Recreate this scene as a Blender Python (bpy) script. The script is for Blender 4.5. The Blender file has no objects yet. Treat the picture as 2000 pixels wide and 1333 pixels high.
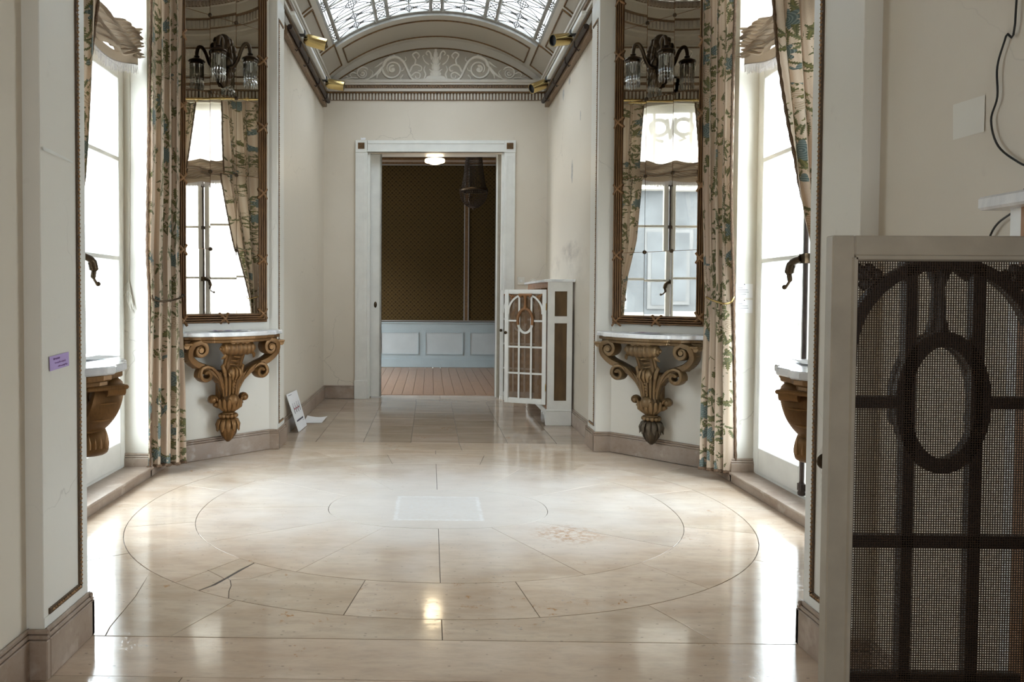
import bpy, bmesh, math, random
from math import sin, cos, pi, radians, sqrt, atan2
from mathutils import Vector, Matrix, noise

random.seed(7)
S = bpy.context.scene
COL = S.collection

# ------------------------------------------------------------------ camera, world, lights, exposure
F_PX, PX, PY, YAW, PITCH, ROLL = 1415.0, 817.0, 618.0, 0.0163, 0.0257, 0.005
f = Vector((-sin(YAW), cos(YAW), 0)); r = Vector((cos(YAW), sin(YAW), 0)); u = Vector((0, 0, 1))
f, u = cos(PITCH) * f - sin(PITCH) * u, cos(PITCH) * u + sin(PITCH) * f
r, u = cos(ROLL) * r + sin(ROLL) * u, cos(ROLL) * u - sin(ROLL) * r
cd = bpy.data.cameras.new('camera'); cam = bpy.data.objects.new('camera', cd); COL.objects.link(cam)
cd.sensor_width = 36.0; cd.lens = 36.0 * F_PX / 2000.0
cd.shift_x = (1000.0 - PX) / 2000.0; cd.shift_y = -(666.5 - PY) / 2000.0
cd.clip_start = 0.05; cd.clip_end = 200
cam.matrix_world = Matrix(((r.x, u.x, -f.x, -0.045), (r.y, u.y, -f.y, 0.0), (r.z, u.z, -f.z, 1.1), (0, 0, 0, 1)))
S.camera = cam

w = bpy.data.worlds.new('overcast_sky'); S.world = w; w.use_nodes = True
wn = w.node_tree.nodes; bg = wn['Background']
bg.inputs['Color'].default_value = (0.87, 0.94, 1.0, 1); bg.inputs['Strength'].default_value = 7.0

S.view_settings.view_transform = 'Standard'; S.view_settings.look = 'None'
S.view_settings.gamma = 1.0; S.view_settings.use_curve_mapping = False
S.view_settings.exposure = 1.12
S.cycles.max_bounces = 14; S.cycles.diffuse_bounces = 8; S.cycles.glossy_bounces = 6
S.cycles.transparent_max_bounces = 24; S.cycles.transmission_bounces = 8
S.cycles.caustics_reflective = False; S.cycles.caustics_refractive = False
S.cycles.sample_clamp_indirect = 6.0

def portal(name, loc, sx, sy, aim):
    l = bpy.data.lights.new(name, 'AREA'); l.shape = 'RECTANGLE'; l.size = sx; l.size_y = sy
    o = bpy.data.objects.new(name, l); COL.objects.link(o); o.location = loc
    o.rotation_euler = Vector(aim).to_track_quat('-Z', 'Y').to_euler()
    l.cycles.is_portal = True
    return o
portal('portal_left_window', (-1.98, 3.75, 1.7), 1.3, 3.4, (1, 0, 0))
portal('portal_right_window', (1.98, 3.75, 1.7), 1.3, 3.4, (-1, 0, 0))
portal('portal_back_fill', (0, -2.62, 1.3), 0.7, 1.6, (0, 1, 0))  # fill daylight through the opening added in the back wall
portal('portal_skylight', (0, 6.38, 3.98), 2.1, 1.7, (0, 0, -1))

# ------------------------------------------------------------------ mesh helpers
class MB:
    def __init__(s, M=None):
        s.v = []; s.f = []; s.uv = {}; s.M = M
    def add(s, vs, fs, uvs=None):
        b = len(s.v)
        for i, p in enumerate(vs):
            p = Vector(p)
            if s.M is not None: p = s.M @ p
            s.v.append(p)
            if uvs: s.uv[b + i] = uvs[i]
        for q in fs: s.f.append([b + i for i in q])
    def box(s, x0, y0, z0, x1, y1, z1):
        x0, x1 = min(x0, x1), max(x0, x1); y0, y1 = min(y0, y1), max(y0, y1); z0, z1 = min(z0, z1), max(z0, z1)
        s.add([(x0,y0,z0),(x1,y0,z0),(x1,y1,z0),(x0,y1,z0),(x0,y0,z1),(x1,y0,z1),(x1,y1,z1),(x0,y1,z1)],
              [(0,3,2,1),(4,5,6,7),(0,1,5,4),(1,2,6,5),(2,3,7,6),(3,0,4,7)])
        return s
    def bar(s, p, q, w, h, up=(0, 0, 1)):
        p, q = Vector(p), Vector(q); d = (q - p).normalized(); U = Vector(up)
        a = d.cross(U); a = a.normalized() if a.length > 1e-6 else Vector((1, 0, 0)); U = a.cross(d).normalized()
        vs = []
        for o in (p, q):
            for (i, j) in ((-1,-1),(1,-1),(1,1),(-1,1)): vs.append(o + a * (i * w / 2) + U * (j * h / 2))
        s.add(vs, [(0,3,2,1),(4,5,6,7),(0,1,5,4),(1,2,6,5),(2,3,7,6),(3,0,4,7)])
        return s
    def quad(s, a, b, c, d, uvs=None): s.add([a, b, c, d], [(0, 1, 2, 3)], uvs); return s
    def prism(s, poly, fn, h0, h1):
        n = len(poly); vs = [fn(a, b, h0) for a, b in poly] + [fn(a, b, h1) for a, b in poly]
        fs = [tuple(range(n))[::-1], tuple(range(n, 2 * n))] + [(i, (i + 1) % n, n + (i + 1) % n, n + i) for i in range(n)]
        s.add(vs, fs); return s
    def tube(s, pts, rad, n=8, flat=None, side=None, closed=False, sq=1.0):
        # swept tube; rad number or list; flat = ratio of the second axis; side = fixed direction of the first axis
        pts = [Vector(p) for p in pts]; m = len(pts)
        R = [rad] * m if isinstance(rad, (int, float)) else list(rad)
        FL = [1.0 if flat is None else flat] * m if not isinstance(flat, list) else flat
        prev = None; vs = []
        for i, p in enumerate(pts):
            if closed: t = pts[(i + 1) % m] - pts[i - 1]
            else: t = pts[min(i + 1, m - 1)] - pts[max(i - 1, 0)]
            t = t.normalized() if t.length > 1e-9 else Vector((0, 0, 1))
            if side is not None: a = Vector(side)
            elif prev is not None: a = prev
            else: a = Vector((0, 0, 1)) if abs(t.z) < 0.9 else Vector((1, 0, 0))
            a = a - t * a.dot(t)
            a = a.normalized() if a.length > 1e-6 else t.orthogonal().normalized()
            prev = a; b = t.cross(a)
            for k in range(n):
                c, d = cos(2 * pi * k / n), sin(2 * pi * k / n)
                if sq != 1.0: c = math.copysign(abs(c) ** sq, c); d = math.copysign(abs(d) ** sq, d)
                vs.append(p + a * (R[i] * c) + b * (R[i] * FL[i] * d))
        fs = []
        for i in range(m if closed else m - 1):
            j = (i + 1) % m
            for k in range(n): fs.append((i*n+k, i*n+(k+1)%n, j*n+(k+1)%n, j*n+k))
        if not closed: fs += [tuple(range(n))[::-1], tuple(range((m-1)*n, m*n))]
        s.add(vs, fs); return s
    def lathe(s, prof, n=24, c=(0, 0, 0), sx=1.0, sy=1.0, lobes=0, amp=0.0):
        vs = []; m = len(prof)
        for rr, z in prof:
            for k in range(n):
                t = 2 * pi * k / n; q = rr * (1 + amp * cos(lobes * t)) if lobes else rr
                vs.append((c[0] + q * sx * cos(t), c[1] + q * sy * sin(t), c[2] + z))
        fs = [(i*n+k, i*n+(k+1)%n, (i+1)*n+(k+1)%n, (i+1)*n+k) for i in range(m-1) for k in range(n)]
        fs += [tuple(range(n))[::-1], tuple(range((m-1)*n, m*n))]
        s.add(vs, fs); return s
    def ball(s, c, rx, ry=None, rz=None, nu=12, nv=8):
        ry = rx if ry is None else ry; rz = rx if rz is None else rz
        vs = [(c[0], c[1], c[2] - rz)]
        for j in range(1, nv):
            a = -pi / 2 + pi * j / nv
            for i in range(nu):
                t = 2 * pi * i / nu; vs.append((c[0]+rx*cos(a)*cos(t), c[1]+ry*cos(a)*sin(t), c[2]+rz*sin(a)))
        vs.append((c[0], c[1], c[2] + rz)); T = len(vs) - 1; fs = []
        for i in range(nu):
            fs.append((0, 1 + (i + 1) % nu, 1 + i)); fs.append((T, 1+(nv-2)*nu+i, 1+(nv-2)*nu+(i+1)%nu))
        for j in range(nv - 2):
            for i in range(nu): fs.append((1+j*nu+i, 1+j*nu+(i+1)%nu, 1+(j+1)*nu+(i+1)%nu, 1+(j+1)*nu+i))
        s.add(vs, fs); return s
    def grid(s, fn, nu, nv, uvfn=None):
        vs = [fn(i / nu, j / nv) for j in range(nv + 1) for i in range(nu + 1)]
        uvs = [uvfn(i / nu, j / nv) for j in range(nv + 1) for i in range(nu + 1)] if uvfn else None
        s.add(vs, [(j*(nu+1)+i, j*(nu+1)+i+1, (j+1)*(nu+1)+i+1, (j+1)*(nu+1)+i) for j in range(nv) for i in range(nu)], uvs)
        return s
    def build(s, name, m, parent=None, smooth=40, recalc=True, bevel=0, kind=None, loc=None, rot=None):
        me = bpy.data.meshes.new(name); me.from_pydata([tuple(p) for p in s.v], [], s.f)
        bm = bmesh.new(); bm.from_mesh(me)
        if s.uv:
            ul = bm.loops.layers.uv.new('UVMap'); bm.verts.ensure_lookup_table()
            for fc in bm.faces:
                for lp in fc.loops: lp[ul].uv = s.uv.get(lp.vert.index, (0, 0))
        if recalc: bmesh.ops.recalc_face_normals(bm, faces=bm.faces)
        if bevel:
            es = [e for e in bm.edges if len(e.link_faces) == 2 and e.calc_face_angle(0) > 0.7]
            bmesh.ops.bevel(bm, geom=es, offset=bevel, segments=1, affect='EDGES', profile=0.5, clamp_overlap=True)
        bm.to_mesh(me); bm.free()
        if smooth:
            me.shade_smooth(); me.set_sharp_from_angle(angle=radians(smooth))
        me.materials.append(m)
        o = bpy.data.objects.new(name, me); COL.objects.link(o)
        if parent is not None: o.parent = parent
        if kind: o['kind'] = kind
        if loc is not None: o.location = loc
        if rot is not None: o.rotation_euler = rot
        return o

def empty(name, loc=(0, 0, 0), rz=0.0):
    o = bpy.data.objects.new(name, None); COL.objects.link(o); o.location = loc; o.rotation_euler = (0, 0, rz)
    o.empty_display_size = 0.05
    return o
def tag(o, label, cat, group=None):
    o['label'] = label; o['category'] = cat
    if group: o['group'] = group
    return o
def st(o, label=None):
    o['kind'] = 'structure'
    if label: o['label'] = label
    return o
def copy_tree(o, parent=None):
    c = o.copy(); COL.objects.link(c)
    if parent is not None: c.parent = parent
    for ch in list(o.children): copy_tree(ch, c)
    return c
def catmull(P, n=8, closed=False):
    P = [Vector(p) for p in P]; out = []; m = len(P)
    for i in range(m if closed else m - 1):
        p1, p2 = P[i], P[(i + 1) % m]
        p0 = P[i - 1] if (closed or i > 0) else p1 * 2 - p2
        p3 = P[(i + 2) % m] if (closed or i < m - 2) else p2 * 2 - p1
        for k in range(n):
            t = k / n
            out.append(0.5 * ((2*p1) + (p2-p0)*t + (2*p0-5*p1+4*p2-p3)*t*t + (3*p1-p0-3*p2+p3)*t**3))
    if not closed: out.append(P[-1])
    return out
def lerp(a, b, t): return a + (b - a) * t
def interp(tab, x):
    if x <= tab[0][0]: return tab[0][1]
    for (a, va), (b, vb) in zip(tab, tab[1:]):
        if x <= b:
            t = (x - a) / (b - a); t = t * t * (3 - 2 * t); return va + (vb - va) * t
    return tab[-1][1]

# ------------------------------------------------------------------ materials
class NT:
    def __init__(s, name):
        s.m = bpy.data.materials.new(name); s.m.use_nodes = True; s.t = s.m.node_tree; s.n = s.t.nodes
        s.b = s.n['Principled BSDF']; s.out = s.n['Material Output']
    def N(s, typ, **kw):
        nd = s.n.new(typ)
        for k, v in kw.items():
            if k.startswith('_'): setattr(nd, k[1:], v)
            else: s.set(nd.inputs[int(k[1:]) if k[0] == 'i' and k[1:].isdigit() else k.replace('__', ' ')], v)
        return nd
    def set(s, sock, v):
        if isinstance(v, bpy.types.NodeSocket): s.t.links.new(v, sock)
        elif isinstance(v, (tuple, list)) and len(v) == 3 and sock.type == 'RGBA': sock.default_value = (*v, 1)
        else: sock.default_value = v
    def math(s, op, a, b=0.0, c=None, clamp=False):
        nd = s.n.new('ShaderNodeMath'); nd.operation = op; nd.use_clamp = clamp
        s.set(nd.inputs[0], a); s.set(nd.inputs[1], b)
        if c is not None: s.set(nd.inputs[2], c)
        return nd.outputs[0]
    def mix(s, fac, a, b, mode='MIX'):
        nd = s.n.new('ShaderNodeMix'); nd.data_type = 'RGBA'; nd.blend_type = mode
        s.set(nd.inputs[0], fac); s.set(nd.inputs[6], a); s.set(nd.inputs[7], b)
        return nd.outputs[2]
    def ramp(s, v, a, b, lo=0.0, hi=1.0):
        nd = s.n.new('ShaderNodeMapRange'); s.set(nd.inputs[0], v)
        for i, q in ((1, a), (2, b), (3, lo), (4, hi)): s.set(nd.inputs[i], q)
        return nd.outputs[0]
    def coord(s, kind='pos', scale=(1, 1, 1), rot=(0, 0, 0), loc=(0, 0, 0)):
        if kind == 'pos': c = s.n.new('ShaderNodeNewGeometry').outputs['Position']
        elif kind == 'obj': c = s.n.new('ShaderNodeTexCoord').outputs['Object']
        else: c = s.n.new('ShaderNodeTexCoord').outputs['UV']
        mp = s.n.new('ShaderNodeMapping'); s.t.links.new(c, mp.inputs[0])
        mp.inputs['Scale'].default_value = scale; mp.inputs['Rotation'].default_value = rot; mp.inputs['Location'].default_value = loc
        return mp.outputs[0]
    def noise(s, vec, scale=5, detail=4, rough=0.55, dist=0.0):
        nd = s.N('ShaderNodeTexNoise', Vector=vec, Scale=scale, Detail=detail, Roughness=rough, Distortion=dist)
        return nd.outputs['Fac']
    def bump(s, h, strength=0.2, dist=0.01):
        nd = s.N('ShaderNodeBump', Strength=strength, Distance=dist, Height=h)
        s.t.links.new(nd.outputs[0], s.b.inputs['Normal'])
    def P(s, **kw):
        for k, v in kw.items(): s.set(s.b.inputs[k.replace('__', ' ')], v)
        return s.m

def simple(name, col, rough=0.5, metal=0.0, var=0.12, scale=12, bump=0.0, bscale=60, kind='obj'):
    t = NT(name); c = t.coord(kind); n = t.noise(c, scale, 4)
    d = tuple(x * (1 - var) for x in col); e = tuple(min(1, x * (1 + var)) for x in col)
    t.P(Base__Color=t.mix(t.ramp(n, 0.3, 0.7), d, e), Roughness=rough, Metallic=metal)
    if bump: t.bump(t.noise(c, bscale, 3), bump, 0.004)
    return t.m

def paint(name, col, rough=0.45, crack=0.25, stain=0.10, bump=0.08, soot=False):
    t = NT(name); c = t.coord('pos')
    big = t.noise(c, 1.1, 4); fine = t.noise(c, 45, 3)
    base = t.mix(t.ramp(big, 0.3, 0.72), tuple(x * (1 - stain) * (1, .985, .96)[i] for i, x in enumerate(col)), col)
    wob = t.N('ShaderNodeTexNoise', Vector=c, Scale=2.2, Detail=5).outputs['Color']
    vec = t.N('ShaderNodeVectorMath', _operation='ADD', i0=c, i1=t.N('ShaderNodeVectorMath', _operation='SCALE', i0=wob, Scale=0.45).outputs[0]).outputs[0]
    vo = t.N('ShaderNodeTexVoronoi', _feature='DISTANCE_TO_EDGE', Vector=vec, Scale=1.15).outputs['Distance']
    cr = t.math('MULTIPLY', t.ramp(vo, 0.0, 0.0035, 1, 0), t.ramp(t.noise(c, 0.9, 2), 0.48, 0.6))
    base = t.mix(t.math('MULTIPLY', cr, crack), base, (0.16, 0.13, 0.10))
    spots = t.ramp(t.noise(t.coord('pos', loc=(3, 1, 7)), 16, 2), 0.70, 0.76)
    base = t.mix(t.math('MULTIPLY', spots, 0.10), base, (0.35, 0.31, 0.26))
    if soot:                                  # smoke marks above the radiator cabinet
        sp = t.N('ShaderNodeSeparateXYZ', Vector=c)
        for cy, cz, ry, rz, k in ((6.55, 1.52, .45, .10, .45), (7.2, 1.42, .30, .12, .3), (6.2, 1.40, .5, .25, .2)):
            q = t.math('ADD', t.math('POWER', t.math('DIVIDE', t.math('SUBTRACT', sp.outputs[1], cy), ry), 2.0), t.math('POWER', t.math('DIVIDE', t.math('SUBTRACT', sp.outputs[2], cz), rz), 2.0))
            mk = t.math('MULTIPLY', t.ramp(t.math('ADD', q, t.ramp(t.noise(c, 6, 4), 0, 1, -.6, .6)), 0.1, 1.1, 1, 0), t.ramp(t.noise(t.coord('pos', scale=(1, 1, 2.5)), 5, 4), .35, .7))
            base = t.mix(t.math('MULTIPLY', mk, k), base, (0.16, 0.13, 0.11))
    t.P(Base__Color=base, Roughness=t.ramp(big, 0.2, 0.8, rough - .07, rough + .08))
    t.bump(t.math('ADD', fine, t.math('MULTIPLY', cr, -0.6)), bump, 0.003)
    return t.m

M = {}
M['wall'] = paint('cream_wall_paint', (0.68, 0.62, 0.525), 0.42, 0.5)
M['wall_soot'] = paint('cream_wall_paint_sooty', (0.68, 0.62, 0.525), 0.42, 0.5, soot=True)
M['panel'] = paint('off_white_panel_paint', (0.74, 0.72, 0.66), 0.38, 0.35, 0.07)
M['vault'] = paint('vault_paint', (0.47, 0.43, 0.365), 0.55, 0.3)
M['rib'] = paint('vault_rib_paint', (0.58, 0.545, 0.48), 0.5, 0.2)
M['relief'] = paint('relief_plaster', (0.86, 0.83, 0.76), 0.6, 0.1)
M['trimw'] = simple('white_gloss_paint', (0.74, 0.74, 0.70), 0.3, 0, 0.05, 8, 0.05, 30)
M['line'] = simple('brown_gilt_line', (0.16, 0.085, 0.03), 0.5, 0.2, 0.4, 40, 0.2, 90)
M['cornice_brown'] = simple('cornice_brown', (0.20, 0.13, 0.075), 0.5, 0.1, 0.3, 60)

def stone_floor(name='limestone_floor', k=1.0):
    t = NT(name); c = t.coord('pos'); oi = t.n.new('ShaderNodeObjectInfo').outputs['Random']
    off = t.N('ShaderNodeVectorMath', _operation='ADD', i0=c, i1=t.N('ShaderNodeCombineXYZ', X=t.math('MULTIPLY', oi, 17.0), Y=t.math('MULTIPLY', oi, 31.0), Z=oi).outputs[0]).outputs[0]
    st_ = t.N('ShaderNodeVectorMath', _operation='MULTIPLY', i0=off, i1=(1.0, 3.2, 1.0)).outputs[0]
    n1 = t.noise(st_, 2.2, 6, 0.6); n2 = t.noise(st_, 13, 5, 0.65)
    base = t.mix(t.ramp(n1, 0.32, 0.7), tuple(k * x for x in (0.49, 0.37, 0.27)), tuple(k * x for x in (0.64, 0.525, 0.41)))
    base = t.mix(t.math('MULTIPLY', t.ramp(n2, 0.45, 0.75), 0.45), base, (0.38, 0.305, 0.235))
    base = t.mix(1.0, base, t.N('ShaderNodeCombineColor', Red=t.ramp(oi, 0, 1, 0.90, 1.06), Green=t.ramp(oi, 0, 1, 0.895, 1.05), Blue=t.ramp(oi, 0, 1, 0.88, 1.06)).outputs[0], 'MULTIPLY')
    # rust coloured flecks and grey pits
    rust = t.math('MULTIPLY', t.ramp(t.noise(off, 24, 5, 0.7), 0.60, 0.66), t.ramp(t.noise(off, 3.0, 2), 0.58, 0.66))
    sq = t.N('ShaderNodeSeparateXYZ', Vector=c)
    bl = t.math('ADD', t.math('POWER', t.math('DIVIDE', t.math('SUBTRACT', sq.outputs[0], 0.60), 0.19), 2.0), t.math('POWER', t.math('DIVIDE', t.math('SUBTRACT', sq.outputs[1], 3.36), 0.16), 2.0))
    bl = t.math('MULTIPLY', t.ramp(bl, 0.0, 1.0, 1, 0), t.ramp(t.noise(c, 26, 6, 0.75), 0.44, 0.6))
    base = t.mix(t.math('MULTIPLY', rust, 0.85), base, (0.36, 0.17, 0.055))
    pv = t.N('ShaderNodeTexVoronoi', Vector=st_, Scale=26, Randomness=1.0)
    pit = t.math('MULTIPLY', t.ramp(pv.outputs['Distance'], 0.10, 0.16, 1, 0), t.math('GREATER_THAN', t.N('ShaderNodeSeparateColor', Color=pv.outputs['Color']).outputs[0], 0.80))
    base = t.mix(t.math('MULTIPLY', pit, 0.85), base, (0.13, 0.115, 0.10))
    grey = t.math('MULTIPLY', t.ramp(t.noise(off, 60, 4, 0.75), 0.60, 0.66), t.ramp(t.noise(off, 3.4, 3), 0.54, 0.66))
    base = t.mix(t.math('MULTIPLY', grey, 0.45), base, (0.28, 0.28, 0.29))
    # chalky worn ghost where something square stood
    sx = t.N('ShaderNodeSeparateXYZ', Vector=c); X, Y = sx.outputs[0], sx.outputs[1]
    wob = t.ramp(t.noise(c, 30, 4), 0, 1, -0.012, 0.012)
    dx = t.math('SUBTRACT', t.math('ABSOLUTE', t.math('SUBTRACT', X, 0.003)), 0.222)
    dy = t.math('SUBTRACT', t.math('ABSOLUTE', t.math('SUBTRACT', Y, 3.765)), 0.215)
    d = t.math('ADD', t.math('MAXIMUM', dx, dy), wob)
    inside = t.ramp(d, -0.004, 0.008, 1, 0)
    edge = t.ramp(t.math('ABSOLUTE', t.math('ADD', d, 0.008)), 0.004, 0.014, 1, 0)
    # matt wear round the middle, widened and whitened to paint in window glare
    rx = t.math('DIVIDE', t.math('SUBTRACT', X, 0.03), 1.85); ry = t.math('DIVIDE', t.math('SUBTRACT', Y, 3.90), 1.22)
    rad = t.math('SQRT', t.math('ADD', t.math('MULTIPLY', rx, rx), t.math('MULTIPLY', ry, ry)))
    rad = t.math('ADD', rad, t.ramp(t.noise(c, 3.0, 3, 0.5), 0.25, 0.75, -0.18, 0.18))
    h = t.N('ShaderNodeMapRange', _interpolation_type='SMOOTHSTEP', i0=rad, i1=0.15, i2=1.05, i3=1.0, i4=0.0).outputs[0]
    wear_glare = t.math('MULTIPLY', h, 0.64)
    base = t.mix(wear_glare, base, (0.82, 0.805, 0.79))
    base = t.mix(t.math('MULTIPLY', inside, t.ramp(t.noise(c, 40, 4), 0.35, 0.65, .25, .65)), base, (0.74, 0.73, 0.72))
    base = t.mix(t.math('MULTIPLY', edge, t.ramp(t.noise(c, 25, 3), 0.35, 0.6, .1, .6)), base, (0.84, 0.84, 0.83))
    base = t.mix(t.math('MULTIPLY', bl, 0.75), base, (0.42, 0.21, 0.08))
    ru = t.math('ADD', t.ramp(t.noise(c, 3.5, 5), 0.3, 0.75, 0.07, 0.15), t.math('MULTIPLY', t.math('MAXIMUM', t.math('MULTIPLY', inside, .5), wear_glare), 0.165))
    t.P(Base__Color=base, Roughness=ru, IOR=1.5)
    t.bump(t.math('ADD', t.math('MULTIPLY', t.noise(c, 7, 3), 0.5), t.math('MULTIPLY', t.math('ADD', pit, grey), -0.25)), 0.10, 0.01)
    return t.m
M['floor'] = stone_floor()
M['floor_corridor'] = stone_floor('darker_limestone_tiles', 0.72)  # same stone shader with its base colours scaled darker
def stone_base():
    t = NT('brown_limestone'); c = t.coord('pos'); n = t.noise(c, 3.0, 7, 0.65); n2 = t.noise(c, 35, 4, 0.7)
    base = t.mix(t.ramp(n, 0.35, 0.68), (0.26, 0.185, 0.135), (0.41, 0.335, 0.275))
    base = t.mix(t.math('MULTIPLY', t.ramp(n2, 0.56, 0.7), 0.45), base, (0.22, 0.14, 0.09))
    base = t.mix(t.math('MULTIPLY', t.ramp(t.noise(c, 11, 3), 0.58, 0.7), 0.35), base, (0.62, 0.55, 0.48))
    t.P(Base__Color=base, Roughness=0.3); t.bump(n2, 0.12, 0.004); return t.m
M['base'] = stone_base()
M['grout'] = simple('dark_joint', (0.075, 0.06, 0.05), 0.9)
def marble():
    t = NT('white_marble'); c = t.coord('pos'); n = t.noise(c, 6, 6, 0.6, 1.5)
    t.P(Base__Color=t.mix(t.ramp(n, 0.45, 0.62), (0.80, 0.80, 0.80), (0.62, 0.63, 0.65)), Roughness=0.16); return t.m
M['marble'] = marble()
def gilt(name, dark, light, rough=0.38, metal=0.45):
    t = NT(name); c = t.coord('obj'); n = t.noise(c, 9, 5); wv = t.noise(t.coord('obj', scale=(60, 60, 9)), 3, 4, 0.6)
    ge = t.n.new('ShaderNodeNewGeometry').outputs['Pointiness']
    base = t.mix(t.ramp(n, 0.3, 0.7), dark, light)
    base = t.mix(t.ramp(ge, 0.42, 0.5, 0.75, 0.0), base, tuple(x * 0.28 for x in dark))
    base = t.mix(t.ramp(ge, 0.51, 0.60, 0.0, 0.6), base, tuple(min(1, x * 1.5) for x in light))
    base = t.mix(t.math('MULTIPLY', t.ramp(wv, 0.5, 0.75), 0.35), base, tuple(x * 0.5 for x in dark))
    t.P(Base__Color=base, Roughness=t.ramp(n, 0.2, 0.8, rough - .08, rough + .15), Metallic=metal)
    t.bump(wv, 0.15, 0.003); return t.m
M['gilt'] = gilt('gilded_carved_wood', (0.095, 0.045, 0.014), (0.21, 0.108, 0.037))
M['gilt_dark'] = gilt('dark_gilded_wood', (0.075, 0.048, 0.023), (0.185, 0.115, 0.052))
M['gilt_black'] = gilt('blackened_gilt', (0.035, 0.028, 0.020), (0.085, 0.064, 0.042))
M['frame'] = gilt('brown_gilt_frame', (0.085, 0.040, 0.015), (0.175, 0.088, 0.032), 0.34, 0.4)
M['bronze'] = gilt('dark_bronze', (0.022, 0.015, 0.009), (0.065, 0.042, 0.022), 0.32, 0.8)
M['bead'] = gilt('gilt_bead', (0.16, 0.09, 0.045), (0.30, 0.19, 0.10), 0.4, 0.3)
M['brass'] = simple('polished_brass', (0.66, 0.50, 0.22), 0.2, 1.0, 0.08, 6)
M['iron'] = simple('dark_iron', (0.055, 0.04, 0.035), 0.42, 0.6, 0.3, 20)
M['black'] = simple('black_plastic', (0.012, 0.012, 0.012), 0.45, 0, 0.1)
M['lead'] = simple('grey_lead', (0.10, 0.095, 0.09), 0.6, 0.2, 0.2, 30)
M['sashbar'] = simple('grey_painted_bar', (0.36, 0.35, 0.32), 0.5, 0, 0.15, 20)
M['paper'] = simple('white_paper', (0.82, 0.82, 0.83), 0.7, 0, 0.03, 5)
M['ink'] = simple('dark_print', (0.06, 0.05, 0.09), 0.7, 0, 0.1)
M['red'] = simple('red_print', (0.42, 0.05, 0.07), 0.7, 0, 0.1)
M['violet'] = simple('violet_print', (0.26, 0.14, 0.34), 0.7, 0, 0.2, 60)
M['note'] = simple('purple_note_paper', (0.44, 0.33, 0.62), 0.7, 0, 0.05)
M['switchw'] = simple('ivory_plastic', (0.70, 0.67, 0.60), 0.35, 0, 0.03)
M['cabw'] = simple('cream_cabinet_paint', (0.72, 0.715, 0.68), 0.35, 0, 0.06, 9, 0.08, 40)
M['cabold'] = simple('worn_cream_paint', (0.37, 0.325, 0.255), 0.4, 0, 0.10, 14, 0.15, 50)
M['brownwood'] = gilt('brown_cabinet_wood', (0.13, 0.055, 0.02), (0.25, 0.115, 0.04), 0.4, 0.05)
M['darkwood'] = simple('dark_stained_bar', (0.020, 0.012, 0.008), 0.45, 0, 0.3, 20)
M['wire_brown'] = simple('brown_wire', (0.17, 0.095, 0.042), 0.55, 0.2, 0.2, 30)
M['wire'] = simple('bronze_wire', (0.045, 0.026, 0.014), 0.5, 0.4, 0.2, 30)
def cane():
    t = NT('brown_woven_panel'); c = t.coord('pos'); s = t.N('ShaderNodeSeparateXYZ', Vector=c)
    a = t.math('SINE', t.math('MULTIPLY', t.math('ADD', s.outputs[0], s.outputs[1]), 1500.0)); b = t.math('SINE', t.math('MULTIPLY', s.outputs[2], 1500.0))
    k = t.math('MULTIPLY', a, b); n = t.noise(t.coord('pos', scale=(1, 1, .3)), 14, 4)
    base = t.mix(t.ramp(n, .3, .7), (0.085, 0.045, 0.014), (0.17, 0.095, 0.03)); base = t.mix(t.ramp(k, -1, 1, 0, .5), base, (0.05, 0.026, 0.010))
    t.P(Base__Color=base, Roughness=0.6); t.bump(k, .3, .002); return t.m
M['cane'] = cane()
def thin_glass(name, tint=(1, 1, 1), rough=0.02):
    t = NT(name); t.n.remove(t.b)
    tr = t.N('ShaderNodeBsdfTransparent', Color=tint); gl = t.N('ShaderNodeBsdfGlossy', Roughness=rough)
    fc = t.N('ShaderNodeLayerWeight', Blend=0.5).outputs['Facing']
    fr = t.math('ADD', 0.04, t.math('MULTIPLY', 0.9, t.math('POWER', fc, 5.0)))
    mx = t.N('ShaderNodeMixShader', i0=fr, i1=tr.outputs[0], i2=gl.outputs[0]); t.t.links.new(mx.outputs[0], t.out.inputs[0]); return t.m
M['pane'] = thin_glass('window_glass', (0.95, 0.97, 0.97))
M['skypane'] = thin_glass('skylight_glass', (0.42, 0.44, 0.455), 0.1)
def crystal():
    t = NT('cut_crystal'); t.n.remove(t.b)
    tr = t.N('ShaderNodeBsdfTransparent', Color=(0.72, 0.72, 0.70)); gl = t.N('ShaderNodeBsdfGlossy', Roughness=0.04, Color=(0.95, 0.95, 0.95))
    fr = t.N('ShaderNodeLayerWeight', Blend=0.45).outputs['Facing']
    mx = t.N('ShaderNodeMixShader', i0=t.ramp(fr, 0, 1, .18, .9), i1=tr.outputs[0], i2=gl.outputs[0]); t.t.links.new(mx.outputs[0], t.out.inputs[0]); return t.m
M['crystal'] = crystal()
M['crystal_dark'] = simple('dim_glass_beads', (0.06, 0.05, 0.045), 0.15, 0.2, 0.2, 40)
def mirror():
    t = NT('old_mirror'); c = t.coord('pos'); n = t.noise(c, 3, 4)
    t.P(Base__Color=t.mix(n, (0.52, 0.475, 0.41), (0.60, 0.555, 0.49)), Metallic=1.0, Roughness=0.012); return t.m
M['mirror'] = mirror()

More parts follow.
